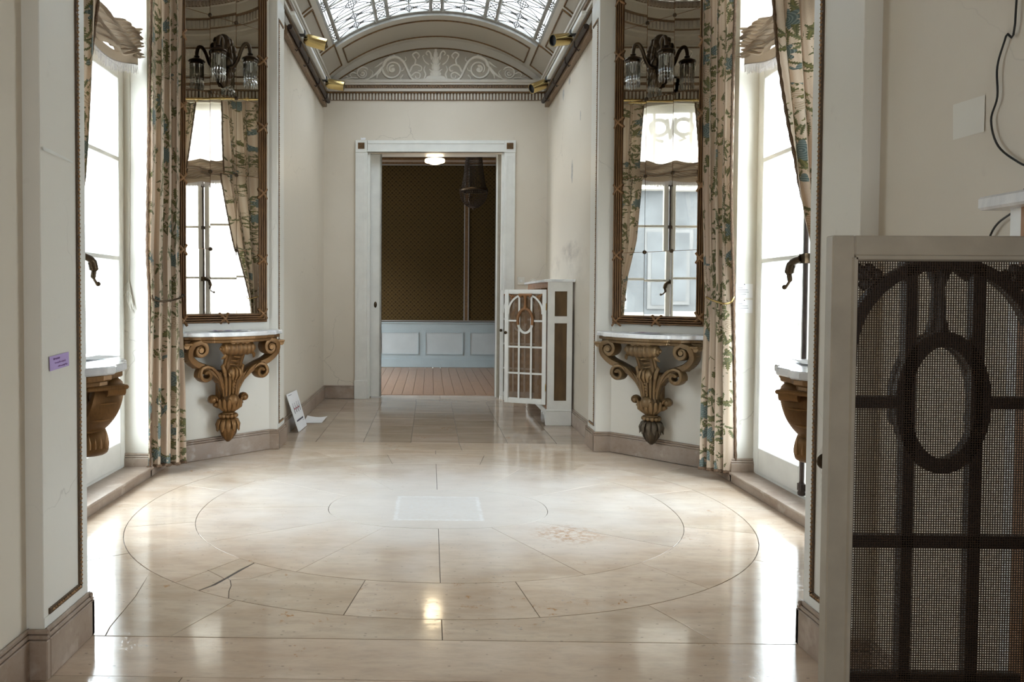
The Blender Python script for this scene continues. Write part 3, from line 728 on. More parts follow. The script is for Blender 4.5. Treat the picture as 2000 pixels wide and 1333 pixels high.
mb = MB(); mb.grid(lambda a, b: ((EA - .15) * cos(2*pi*a) * cos(b*pi/2), YC + (EB - .15) * sin(2*pi*a) * cos(b*pi/2), ZTOP + .38 + .45 * sin(b*pi/2)), 64, 14)
st(mb.build('ceiling_dome', M['vault'], smooth=60))
# entablature on the walls of the oval room (seen in the mirrors)
def oct_trim(name, z0, z1, proj, m, parent=None):
    mb = MB()
    for s in (-1, 1):
        for near in (False, True):
            sg = -1 if near else 1; dsum = DS[s] + .028; xw = XB[s] + .02; yb_ = dsum - xw; xa = dsum - 5.21
            for p, q, o in (((s*xa, yy(5.21, near)), (s*xw, yy(yb_, near)), (-s, -sg)), ((s*xw, yy(yb_, near)), (s*xw, YC), (-s, 0))):
                o = Vector(o).normalized() * proj; p, q = Vector(p), Vector(q); d = (q - p).normalized() * .02
                vs = [p, q + d, q + d + o, p + o]
                mb.add([(v.x, v.y, z0) for v in vs] + [(v.x, v.y, z1) for v in vs], [(0,1,2,3),(4,7,6,5),(0,4,5,1),(1,5,6,2),(2,6,7,3),(3,7,4,0)])
    return mb.build(name, M[m], parent, smooth=0)
oc = st(oct_trim('trim_oval_room', 3.415, 3.455, .07, 'rib'))
for z0, z1, pj, m in ((3.455, 3.485, .08, 'cornice_brown'), (3.485, 3.525, .10, 'rib'), (3.40, 3.415, .05, 'cornice_brown'), (3.315, 3.40, .02, 'cornice_brown'), (3.555, 3.572, .012, 'cornice_brown'), (3.885, 3.90, .012, 'cornice_brown'), (3.295, 3.315, .012, 'rib')):
    oct_trim('band', z0, z1, pj, m, oc)
mb = MB()
for s in (-1, 1):
    for near in (False, True):
        sg = -1 if near else 1; dsum = DS[s] + .028; xw = XB[s] + .02; yb_ = dsum - xw; xa = dsum - 5.21
        for p, q, o in (((s*xa, yy(5.21, near)), (s*xw, yy(yb_, near)), (-s, -sg)), ((s*xw, yy(yb_, near)), (s*xw, YC), (-s, 0))):
            p, q, o = Vector((*p, 0)), Vector((*q, 0)), Vector((*o, 0)).normalized(); L = (q - p).length; k = int(L / .04)
            for i in range(k):
                c = p + (q - p) * ((i + .5) / k) + o * .025; mb.bar(c + Vector((0, 0, 3.32)), c + Vector((0, 0, 3.397)), .02, .016, up=o)
mb.build('dentils', M['rib'], oc, smooth=0, kind='stuff')

# scroll relief in plaster: strokes in crop pixels of the lunette (half), mirrored
def relief_half():
    def spiral(cx, cz, r0, r1, turns, a0, dr): return [(cx + lerp(r0, r1, t) * cos(a0 + dr * 2*pi*turns*t), cz + lerp(r0, r1, t) * sin(a0 + dr * 2*pi*turns*t)) for t in [i / 22 for i in range(23)]]
    L = []
    L.append(([(30, 12), (75, 8), (120, 6), (150, 22), (172, 70), (200, 122), (245, 148), (298, 130), (322, 84)], 8, 11))
    L.append((spiral(262, 74, 62, 30, 1.15, .2, -1), 9, 5)); L.append((spiral(262, 72, 24, 4, 1.2, 2.0, -1), 8, 7))
    L.append(([(150, 30), (120, 52), (95, 44), (98, 20), (118, 18), (122, 34)], 7, 4))
    L.append(([(160, 50), (140, 92), (112, 100), (86, 84), (90, 62), (108, 64)], 7, 4))
    L.append(([(128, 98), (122, 130), (140, 160), (118, 176), (98, 156), (110, 138)], 6, 5))
    L.append(([(26, 130), (30, 168), (46, 184), (58, 170), (48, 158)], 7, 4)); L.append(([(40, 100), (66, 120), (78, 150), (68, 160)], 5, 4))
    L.append(([(322, 90), (345, 62), (370, 38), (400, 16), (430, 8)], 10, 5)); L.append(([(318, 120), (350, 96), (372, 82)], 8, 2)); L.append(([(330, 70), (352, 40), (356, 14)], 8, 3))
    L.append((spiral(443, 48, 40, 20, 1.1, 2.6, -1), 6, 4)); L.append((spiral(443, 46, 15, 3, 1.1, 0, -1), 6, 5))
    L.append(([(400, 20), (380, 50), (398, 72)], 5, 2)); L.append(([(478, 44), (505, 52), (520, 38), (510, 26)], 5, 3)); L.append(([(470, 18), (510, 20), (555, 10), (600, 5)], 6, 2)); L.append(([(530, 24), (548, 32), (560, 22)], 4, 2))
    L.append(([(195, 40), (212, 20), (206, 6)], 6, 2)); L.append(([(205, 110), (180, 130), (186, 150)], 5, 2)); L.append(([(240, 150), (262, 162), (282, 152)], 5, 2)); L.append(([(215, 60), (196, 66), (190, 84)], 5, 2))
    L.append(([(70, 10), (60, 40), (70, 70), (62, 95)], 7, 3))
    return L
def relief(mbx, fn, sc=1.0):
    for pts, r0, r1 in relief_half():
        for sg in (-1, 1):
            P = catmull([(sg * a, b, 0) for a, b in pts], 3) if len(pts) < 15 else [Vector((sg * a, b, 0)) for a, b in pts]
            k = len(P) - 1; R = [lerp(r0, r1, i / k) * (1.0 if 0 < i < k else .5) * sc for i in range(k + 1)]
            mbx.tube([fn(p.x, p.y) for p in P], R, 6, flat=1.0)
    for zz, rw in ((15, 62), (45, 34), (85, 26), (125, 22), (160, 14), (182, 8)):    # central palmette
        c = fn(0, zz); mbx.ball(c, rw * sc, .012 / 1.0, 26 * sc, 10, 6)
    for sg in (-1, 1):
        for zz, dx in ((100, 30), (140, 24), (60, 40)): mbx.tube([fn(sg * 6, zz - 40), fn(sg * dx * .6, zz), fn(sg * dx, zz + 14)], [6*sc, 7*sc, 2*sc], 6)
        c = fn(sg * 262, 72); mbx.ball(c, 12 * sc, .014, 12 * sc, 8, 5)

lun = MB(); n = 32; RL = (1.055 ** 2 + .345 ** 2) / .69; ZL = 3.765 - RL
xs = [-1.055 + 2.11 * i / n for i in range(n + 1)]
for a, b in zip(xs, xs[1:]): lun.quad((a, YFAR - .004, 3.414), (b, YFAR - .004, 3.414), (b, YFAR - .004, ZL + sqrt(RL*RL - b*b)), (a, YFAR - .004, ZL + sqrt(RL*RL - a*a)))
lun_o = st(lun.build('trim_lunette', M['vault'], smooth=0, recalc=False), 'plaster lunette with scroll relief over the doorway')
mb = MB(); xs2 = [-1.2 + 2.4 * i / n for i in range(n + 1)]
for i in range(n):
    a, b, c, d = xs[i], xs[i+1], xs2[i], xs2[i+1]
    zi = lambda x: ZL + sqrt(RL*RL - x*x)
    mb.quad((a, YFAR - .02, zi(a)), (b, YFAR - .02, zi(b)), (d, YFAR - .02, arcz(d)), (c, YFAR - .02, arcz(c))); mb.quad((a, YFAR - .02, zi(a)), (b, YFAR - .02, zi(b)), (b, YFAR, zi(b)), (a, YFAR, zi(a)))
mb.build('arch_band', M['rib'], lun_o, smooth=0)
mb = MB(); mb.tube([(x, YFAR - .02, ZL + sqrt(RL*RL - x*x)) for x in xs], .007, 6); mb.tube([(-1.05, YFAR - .008, 3.416), (1.05, YFAR - .008, 3.416)], .007, 6)
mb.build('brown_line', M['line'], lun_o)
mb = MB(); relief(mb, lambda a, b: Vector((a * .00177, YFAR - .006, 3.420 + b * .00174)), .00176)
mb.build('scroll_relief', M['relief'], lun_o, smooth=60)
for s in (-1, 1):
    xw = XB[s] + .02; mb = MB(); relief(mb, lambda a, b: Vector((s*(xw - .006), YC + a * .00135, 3.585 + b * .00158)), .0015)
    mb.build('scroll_relief', M['relief'], oc, smooth=60)

# ------------------------------------------------------------------ vault with skylight
def V(x, y, off=0.0):
    t = math.asin(max(-1, min(1, x / RV))); return Vector(((RV + off) * sin(t), y, ZV + (RV + off) * cos(t)))
SKX, SKY0, SKY1 = 1.0, 5.56, 7.15
mb = MB()
xb = [-1.2 + .2 * i / 4 for i in range(5)] + [-1.0 + 2.0 * i / 28 for i in range(1, 29)] + [1.0 + .2 * i / 4 for i in range(1, 5)]
for y0, y1, hole in ((5.44, SKY0, False), (SKY0, SKY1, True), (SKY1, YFAR, False)):
    for a, b in zip(xb, xb[1:]):
        if hole and abs(a + b) / 2 < SKX: continue
        mb.quad(V(a, y0), V(b, y0), V(b, y1), V(a, y1))
vault = st(mb.build('ceiling_vault', M['rib'], smooth=60), 'barrel vaulted corridor ceiling with coffered panels round a skylight')
def coffer(x0, x1, y0, y1, n=6):
    """sunk field with a brown gilt bead round it"""
    mb = MB(); mb.grid(lambda a, b: V(lerp(x0, x1, a), lerp(y0, y1, b), -.003), n, 1); mb.build('coffer_panel', M['vault'], vault, smooth=60)
    loop = [V(lerp(x0, x1, i / n), y0, -.004) for i in range(n)] + [V(x1, lerp(y0, y1, i / 4), -.004) for i in range(4)] + [V(lerp(x1, x0, i / n), y1, -.004) for i in range(n)] + [V(x0, lerp(y1, y0, i / 4), -.004) for i in range(4)]
    mb = MB(); mb.tube(loop, .010, 6, closed=True, flat=.8); mb.build('coffer_bead', M['line'], vault, smooth=60)
for s in (-1, 1):
    for y0, y1 in ((5.50, 6.03), (6.10, 6.98), (7.06, 7.66)):
        coffer(s * 1.13, s * 1.045, y0, y1, 4) if y1 < 7.1 else coffer(s * 1.13, s * .99, y0, y1, 4)
coffer(-.93, .93, 7.27, 7.70, 30)
mb = MB()
for a, b in ((-SKX, SKX),):
    for i in range(28):
        x0, x1 = lerp(a, b, i / 28), lerp(a, b, (i + 1) / 28)
        for y in (SKY0, SKY1): mb.quad(V(x0, y), V(x1, y), V(x1, y, .07), V(x0, y, .07))
for x in (-SKX, SKX): mb.quad(V(x, SKY0), V(x, SKY1), V(x, SKY1, .07), V(x, SKY0, .07))
mb.build('skylight_curb', M['sashbar'], vault, smooth=0)
sky = empty('window_3'); st(sky, 'curved leaded glass skylight in the vault')
xbars = [-.99, -.93, -.57, -.46, -.055, .055, .46, .57, .93, .99]; yrows = [5.57, 5.75, 5.90, 6.22, 6.37, 6.72, 6.92, 7.14]
for a, b in zip(xbars, xbars[1:]):
    for y0, y1 in zip(yrows, yrows[1:]):
        mb = MB(); mb.grid(lambda p, q: V(lerp(a, b, p), lerp(y0, y1, q), .05), 6, 1); mb.build('pane', M['skypane'], sky, smooth=60)
for x in xbars:
    mb = MB(); mb.tube([V(x, SKY0, .045), V(x, SKY1, .045)], .021 if abs(x) < .98 else .024, 6); mb.build('glazing_bar', M['sashbar'], sky, smooth=60)
for y in yrows:
    mb = MB(); mb.tube([V(-SKX + 2 * SKX * i / 24, y, .045) for i in range(25)], .011 if y not in (5.57, 7.14) else .02, 6); mb.build('cross_bar', M['sashbar'], sky, smooth=60)
mb = MB()
def leadcurve(pts, a, b, y0, y1): mb.tube([V(lerp(a, b, p), lerp(y0, y1, q), .043) for p, q in pts], .0046, 5)
for a, b in zip(xbars, xbars[1:]):
    wide = b - a > .2
    for y0, y1 in zip(yrows, yrows[1:]):
        big = y1 - y0 > .25
        if wide:
            leadcurve([(.5, 0), (.5, 1)], a, b, y0, y1); leadcurve([(i / 10, .5) for i in range(11)], a, b, y0, y1)
            for sx_ in (-1, 1):
                for sy_ in (-1, 1): leadcurve([(.5 + sx_ * (.08 + .42 * k / 8), .5 + sy_ * (.07 + .42 * (k / 8) ** 1.8)) for k in range(9)], a, b, y0, y1)
            leadcurve([(.5 + .13 * cos(2*pi*k/16), .5 + .16 * sin(2*pi*k/16)) for k in range(17)], a, b, y0, y1); leadcurve([(.5 + .06 * cos(2*pi*k/12), .5 + .32 * sin(2*pi*k/12)) for k in range(13)], a, b, y0, y1)
            if big:
                for q in (.14, .86): leadcurve([(i / 10, q + .05 * sin(pi * i / 10) * (1 if q < .5 else -1)) for i in range(11)], a, b, y0, y1)
        elif big: leadcurve([(.5, 0), (.5, 1)], a, b, y0, y1)
        else:
            leadcurve([(0, 0), (1, 1)], a, b, y0, y1); leadcurve([(0, 1), (1, 0)], a, b, y0, y1); leadcurve([(.5 + .28 * cos(2*pi*k/12), .5 + .28 * sin(2*pi*k/12)) for k in range(13)], a, b, y0, y1)
mb.build('lead_lines', M['lead'], sky, smooth=0, kind='stuff')

# cornices of the corridor
def cornice(name, p, q, o):
    p, q, o = Vector((*p, 0)), Vector((*q, 0)), Vector((*o, 0)).normalized()
    def strip(nm, z0, z1, pj, m, par, bv=0):
        mb = MB(); vs = [p, q, q + o * pj, p + o * pj]
        mb.add([(v.x, v.y, z0) for v in vs] + [(v.x, v.y, z1) for v in vs], [(0,1,2,3),(4,7,6,5),(0,4,5,1),(1,5,6,2),(2,6,7,3),(3,7,4,0)])
        return mb.build(nm, M[m], par, smooth=0)
    root = st(strip(name, 3.300, 3.330, .055, 'rib', None))
    for z0, z1, pj, m in ((3.215, 3.285, .012, 'cornice_brown'), (3.285, 3.300, .035, 'line'), (3.330, 3.362, .062, 'cornice_brown'), (3.362, 3.385, .08, 'rib'), (3.385, 3.412, .095, 'rib')): strip('band', z0, z1, pj, m, root)
    L = (q - p).length; d = (q - p) / L; k = int(L / .0345); mb = MB()
    for i in range(k):
        c = p + d * (L * (i + .5) / k) + o * .018; mb.bar(c + Vector((0, 0, 3.218)), c + Vector((0, 0, 3.284)), .017, .014, up=o)
    mb.build('dentils', M['rib'], root, smooth=0, kind='stuff')
    mb = MB(); k = int(L / .03)
    for i in range(k):
        c = p + d * (L * (i + .5) / k) + o * .064; mb.ball((c.x, c.y, 3.347), .012, .012, .016, 6, 4)
    mb.build('egg_beads', M['cornice_brown'], root, kind='stuff')
    return root
cornice('trim_cornice_far', (-1.2, YFAR), (1.2, YFAR), (0, -1))
cornice('trim_cornice_left', (-1.2, 5.46), (-1.2, YFAR), (1, 0)); cornice('trim_cornice_right', (1.2, 5.46), (1.2, YFAR), (-1, 0))

# ------------------------------------------------------------------ doorway with casing and sliding leaf
door = empty('door_1'); st(door, 'white panelled door casing with dark corner blocks and a sliding leaf')
mb = MB()
yf = YFAR - .03
for x0, x1 in ((-.856, -.727), (.742, .858)):
    c = MB().box(x0, yf, 0, x1, YFAR + .02, 2.655); c.build('side_casing', M['trimw'], door, smooth=0, bevel=.003)
    c = MB(); a, b = x0 + .028, x1 - .034
    for z0, z1 in ((.24, 2.62),):
        for p, q in (((a, z0), (b, z0)), ((b, z0), (b, z1)), ((b, z1), (a, z1)), ((a, z1), (a, z0))): c.bar((p[0], yf, p[1]), (q[0], yf, q[1]), .008, .008, up=(0, 1, 0))
    c.build('casing_bead', M['trimw'], door, smooth=0)
    MB().box(x0 - .006, yf - .008, 0, x1 + .004, YFAR, .20).build('plinth_block', M['trimw'], door, smooth=0, bevel=.003)
MB().box(-.727, yf, 2.66, .742, YFAR + .02, 2.785).build('head_casing', M['trimw'], door, smooth=0, bevel=.003)
MB().box(-.735, yf - .008, 2.66, .75, YFAR, 2.672).build('head_fillet', M['trimw'], door, smooth=0, bevel=.002)
c = MB().bar((-.72, yf, 2.753), (.735, yf, 2.753), .008, .01, up=(0, 1, 0)); c.build('casing_bead', M['trimw'], door, smooth=0)
for x in (-.7915, .80):
    MB().box(x - .064, yf - .004, 2.655, x + .062, YFAR, 2.785).build('corner_block', M['trimw'], door, smooth=0, bevel=.003)
    c = MB(); c.box(x - .036, yf - .008, 2.692, x + .034, yf - .002, 2.757)
    for i in range(5):
        for j in range(5): c.ball((x - .03 + .015 * i, yf - .009, 2.697 + .0135 * j), .006, .005, .006, 6, 4)
    c.build('rosette', M['line'], door, smooth=30)
for x0, x1 in ((-.727, -.70), (.715, .742)): MB().box(x0 - .02 * (x0 < 0), YFAR, 0, x1 + .02 * (x0 > 0), 7.90, 2.655).build('jamb', M['trimw'], door, smooth=0)
MB().box(-.727, YFAR, 2.665, .742, 8.10, 2.72).build('jamb_head', M['trimw'], door, smooth=0)
leaf = MB().box(-1.5, 7.93, .01, -.582, 7.985, 2.66).build('sliding_leaf', M['trimw'], door, smooth=0, bevel=.003)
c = MB()
for z0, z1 in ((.16, .55), (.62, .95), (1.02, 1.38), (1.45, 1.88), (1.95, 2.5)): c.box(-.708, 7.926, z0, -.702, 7.931, z1)
c.box(-.598, 7.92, .01, -.582, 7.99, 2.66); c.build('leaf_moulding', M['sashbar'], leaf, smooth=0)
c = MB(); c.ball((-.645, 7.927, 1.02), .017, .006, .034, 16, 8); c.ball((-.645, 7.922, 1.02), .009, .006, .02, 12, 6); c.build('pull', M['bronze'], leaf)
leaf2 = MB().box(.667, 7.93, .01, 1.5, 7.985, 2.66).build('sliding_leaf', M['cabold'], door, smooth=0, bevel=.003)
MB().box(.667, 7.922, .01, .683, 7.99, 2.66).build('edge_strip', M['trimw'], leaf2, smooth=0)

# ------------------------------------------------------------------ the next room
for i in range(50):
    x0 = -3.0 + .12 * i; y = 8.165
    for L in ([1.3 + .8 * random.random(), 9] if i % 2 else [2.2 + random.random() * .6, 9]):
        y1 = min(11.42, y + L)
        if y1 - y < .05: break
        MB().box(x0 + .0018, y + .0015, -.02, x0 + .1182, y1 - .0015, 0).build('plank', M['planks'], None if i < 0 else bpy.data.objects.get('floor_next_room') or st(MB().box(-3.2, 8.16, -.06, 3.2, 11.5, -.021).build('floor_next_room', M['grout'], smooth=0), 'brown oak plank floor of the next room'), smooth=0)
        y = y1
MB().box(-.75, 8.14, -.02, .75, 8.17, .004).build('threshold', M['planks'], bpy.data.objects['floor_next_room'], smooth=0, bevel=.003)
YB = 11.41
wn_ = st(MB().box(-3.2, YB, 0, 3.2, YB + .1, 3.6).build('wall_next_room', M['wallpaper'], smooth=0), 'dark brown scale patterned wallpaper above a blue dado')
st(MB().box(3.1, 8.05, 0, 3.2, 11.5, 3.6).build('wall_next_room_right', M['wallpaper'], smooth=0))
mb = MB()
for y0, y1, z0, z1 in ((8.05, 8.3, 0, 3.6), (10.9, 11.5, 0, 3.6), (8.3, 10.9, 0, .1), (8.3, 10.9, 2.1, 3.6)): mb.box(-2.7, y0, z0, -2.6, y1, z1)
st(mb.build('wall_next_room_left', M['wallpaper'], smooth=0))
portal('portal_next_room', (-2.72, 9.6, 1.1), 2.6, 2.0, (1, 0, 0))
st(MB().box(-3.2, 8.03, 3.3, 3.2, 11.5, 3.4).build('ceiling_next_room', M['ceil2'], smooth=0))
d_ = st(MB().box(-3.0, YB - .02, 0, 3.0, YB, .70).build('trim_dado', M['dado'], smooth=0), 'grey blue panelled dado')
MB().box(-3.0, YB - .035, .0, 3.0, YB - .02, .135).build('dado_plinth', M['dado'], d_, smooth=0, bevel=.006)
MB().box(-3.0, YB - .04, .69, 3.0, YB, .715).build('dado_rail', M['dado'], d_, smooth=0, bevel=.005)
for k in range(-4, 5):
    a = -.117 + .70 * k; b = a + .59
    MB().box(a, YB - .024, .21, b, YB - .02, .55).build('dado_panel', M['dadolight'], d_, smooth=0)
    c = MB()
    for p, q in (((a, .21), (b, .21)), ((b, .21), (b, .55)), ((b, .55), (a, .55)), ((a, .55), (a, .21))): c.bar((p[0], YB - .026, p[1]), (q[0], YB - .026, q[1]), .014, .012, up=(0, 1, 0))
    c.build('panel_bead', M['dado'], d_, smooth=0)
c = MB().box(-3.0, YB - .025, .725, 3.0, YB, .742); c.build('dado_fillet', M['greyline'], d_, smooth=0)
tv = empty('trim_wallpaper'); st(tv, 'grey moulding strips framing the wallpaper panels')
for x, m in ((.488, 'greyline'), (.552, 'greyline')): MB().box(x - .008, YB - .022, .745, x + .008, YB, 3.18).build('strip', M[m], tv, smooth=0)
MB().box(.496, YB - .012, .745, .544, YB, 3.18).build('strip_field', M['line'], tv, smooth=0)
for z0, z1, pj, m in ((3.17, 3.19, .02, 'greyline'), (3.19, 3.215, .04, 'line'), (3.215, 3.245, .06, 'beigepale'), (3.245, 3.275, .09, 'line'), (3.275, 3.30, .16, 'ceil2')): MB().box(-3, YB - pj, z0, 3, YB, z1).build('cornice_band', M[m], tv, smooth=0)

# ------------------------------------------------------------------ French windows
def french_window(idx, s):
    w_ = empty('window_%d' % idx); st(w_, 'tall white French window on the %s with an iron bolt rod' % SIDE[s])
    X0, X1 = s * 1.90, s * 1.965
    for y0, y1 in ((3.13, 3.165), (4.335, 4.37)): MB().box(X0, y0, .062, X1, y1, 3.30).build('frame_post', M['trimw'], w_, smooth=0, bevel=.003)
    MB().box(X0, 3.165, 2.46, X1, 4.335, 2.54).build('transom', M['trimw'], w_, smooth=0, bevel=.003); MB().box(X0, 3.165, 3.22, X1, 4.335, 3.32).build('frame_head', M['trimw'], w_, smooth=0)
    MB().box(X0, 3.165, .062, X1, 4.335, .078).build('sill_rail', M['trimw'], w_, smooth=0)
    for y0, y1 in ((3.165, 3.74), (3.76, 4.335)):
        lf = empty('casement'); lf.parent = w_
        x0, x1 = s * 1.892, s * 1.936; a, b = y0 + .055, y1 - .055
        for q0, q1 in ((y0, a), (b, y1)): MB().box(x0, q0, .08, x1, q1, 2.455).build('stile', M['trimw'], lf, smooth=0, bevel=.004)
        for z0, z1 in ((.08, .225), (2.385, 2.455)): MB().box(x0, a, z0, x1, b, z1).build('rail', M['trimw'], lf, smooth=0, bevel=.004)
        for z in (1.325, 1.912): MB().box(x0, a, z - .013, x1, b, z + .013).build('glazing_bar', M['trimw'], lf, smooth=0, bevel=.004)
        for z0, z1 in ((.225, 1.312), (1.338, 1.899), (1.925, 2.385)): MB().box(s*1.912, a, z0, s*1.915, b, z1).build('pane', M['pane'], lf, smooth=0)
    MB().box(s*1.912, 3.165, 2.54, s*1.915, 4.335, 3.22).build('fanlight_pane', M['pane'], w_, smooth=0)
    for y in (3.55, 3.95): MB().box(s*1.90, y - .014, 2.54, s*1.935, y + .014, 3.22).build('fanlight_bar', M['trimw'], w_, smooth=0)
    c = MB()                                                   # scrolled grille in the fanlight
    for k in ((-1, 1) if s < 0 else ()):
        cy = YC + k * .13
        c.tube([(s*1.955, cy + .10 * cos(2*pi*i/20), 3.06 + .09 * sin(2*pi*i/20)) for i in range(20)], .022, 6, closed=True); c.tube([(s*1.955, cy + .09, 3.0), (s*1.955, cy + .03 * k, 2.92), (s*1.955, cy - .05 * k, 2.90)], .020, 6); c.tube([(s*1.955, YC, 2.93), (s*1.955, YC + k * .02, 3.05), (s*1.955, YC + k * .04, 3.16)], .018, 6)
    if s < 0: c.build('fanlight_grille', M['facade'], w_, smooth=60)
    rod = MB(); rod.tube([(s*1.878, 3.75, .09), (s*1.878, 3.75, 2.42)], .0115, 8)
    for z in (.13, .7, 1.9, 2.38): rod.box(s*1.865, 3.73, z - .018, s*1.893, 3.77, z + .018)
    rod.lathe([(.010, .085), (.018, .09), (.020, .10), (.014, .12), (.018, .14), (.011, .16)], 10, (s*1.878, 3.75, 0)); ro = rod.build('bolt_rod', M['iron'], w_, smooth=40)
    h = MB(); h.box(s*1.858, 3.72, 1.285, s*1.893, 3.78, 1.335); h.tube(catmull([(s*1.86, 3.762, 1.31), (s*1.845, 3.82, 1.29), (s*1.84, 3.84, 1.24), (s*1.84, 3.835, 1.20), (s*1.838, 3.87, 1.165)], 5), [.02]*6 + [.024]*5 + [.014]*5 + [.008]*5, 8)
    h.ball((s*1.838, 3.885, 1.165), .014); h.build('crank_handle', M['bronze'], w_, smooth=50)
    return w_
french_window(1, -1); french_window(2, 1)

# ------------------------------------------------------------------ outside
st(MB().box(-20, -8, -.25, 20, 16, -.12).build('ground', M['concrete'], smooth=0))
# ------------------------------------------------------------------ mirrors on the far diagonal walls
def diag_origin(s, near=False):
    d = DS[s] + .028; xm = (d - 5.21 + XB[s] + .02) / 2 - .012
    return Vector((s * xm, yy(d - xm, near), 0)), {(-1, 0): -135, (1, 0): 135, (-1, 1): -45, (1, 1): 45}[(s, int(near))]
def make_mirror(s, label):
    o, rz = diag_origin(s); t = empty('wall_mirror', (o.x, o.y, .92), radians(rz)); tag(t, label, 'mirror', 'tall gilt-framed mirrors')
    Wd, Hh, fw = .335, 2.33, .062
    MB().box(-Wd + .02, -.001, .02, Wd - .02, .012, Hh - .02).build('backboard', M['brownwood'], t, smooth=0)
    # reeded frame: four half-round reeds per side, mitred
    for name, p, q in (('frame_bottom', (-Wd, 0), (Wd, 0)), ('frame_top', (Wd, Hh), (-Wd, Hh)), ('frame_side', (-Wd, Hh), (-Wd, 0)), ('frame_side', (Wd, 0), (Wd, Hh))):
        p, q = Vector((p[0], 0, p[1])), Vector((q[0], 0, q[1])); d = (q - p).normalized(); n_ = Vector((-d.z, 0, d.x)); 
        inw = n_ if (Vector((0, 0, Hh / 2)) - (p + q) / 2).dot(n_) > 0 else -n_
        mb = MB(); prof = []
        K = 40
        for i in range(K + 1):
            w_ = fw * i / K; k = (i / K * 4) % 1.0
            prof.append((w_, .016 + .014 * sqrt(max(0, 1 - (2 * k - 1) ** 2)) + .008 * (1 - i / K)))
        prof = [(0, 0)] + prof + [(fw, 0)]
        vs = []
        for e, sg in ((p, 1), (q, -1)):
            for w_, h_ in prof: vs.append(e + d * (w_ * sg) + inw * w_ + Vector((0, h_, 0)))
        m = len(prof); mb.add(vs, [(i, i + 1, m + i + 1, m + i) for i in range(m - 1)])
        fo = mb.build(name, M['frame'], t, smooth=50)
        L = (q - p).length; k = 1 if L < 1 else round(L / .44)
        for i in range(k + (1 if L > 1 else 0)):
            c = MB()
            e = p + d * (L * (i + .5) / k if L < 1 else min(L - .06, .0 + i * L / k + .02)); e = e + inw * (fw / 2)
            for sg in (-1, 1):
                c.tube([e - d * .034 * sg - inw * (fw * .56) + Vector((0, .026, 0)), e - d * .012 * sg - inw * .012 + Vector((0, .038, 0)), e + d * .012 * sg + inw * .012 + Vector((0, .036, 0)), e + d * .034 * sg + inw * (fw * .56) + Vector((0, .022, 0))], [.009] * 4, 8, flat=.55)
            c.build('ribbon', M['frame'], fo, smooth=60)
    xs = [-Wd + fw, -.098, .098, Wd - fw] if s < 0 else [-Wd + fw, -.098, .098, Wd - fw]
    zs = [fw, .50, 1.02, 1.545, 2.06, Hh - fw]
    for i, (a, b) in enumerate(zip(xs, xs[1:])):
        for j, (c0, c1) in enumerate(zip(zs, zs[1:])):
            g = .0016; tx, tz = random.uniform(-.0035, .0035), random.uniform(-.003, .003)
            cx, cz = (a + b) / 2, (c0 + c1) / 2; Y = lambda x, z: .018 + tx * (x - cx) + tz * (z - cz)
            pts = [(a + g, c0 + g), (b - g, c0 + g), (b - g, c1 - g), (a + g, c1 - g)]
            mb = MB(); mb.add([(x, Y(x, z), z) for x, z in pts] + [(x, Y(x, z) - .004, z) for x, z in pts], [(0,3,2,1),(0,1,5,4),(1,2,6,5),(2,3,7,6),(3,0,4,7)])
            mb.build('mirror_pane', M['mirror'], t, smooth=0)
    for x in xs[1:-1]:
        for z in zs[1:-1]: MB().lathe([(.012, .0), (.013, .004), (.008, .010), (.001, .012)], 12).build('rosette', M['bronze'], t, loc=(x, .019, z), rot=(-pi / 2, 0, 0))
    return t
make_mirror(-1, 'tall brown gilt mirror of small panes beside the left curtain')
make_mirror(1, 'tall brown gilt mirror of small panes beside the right curtain')

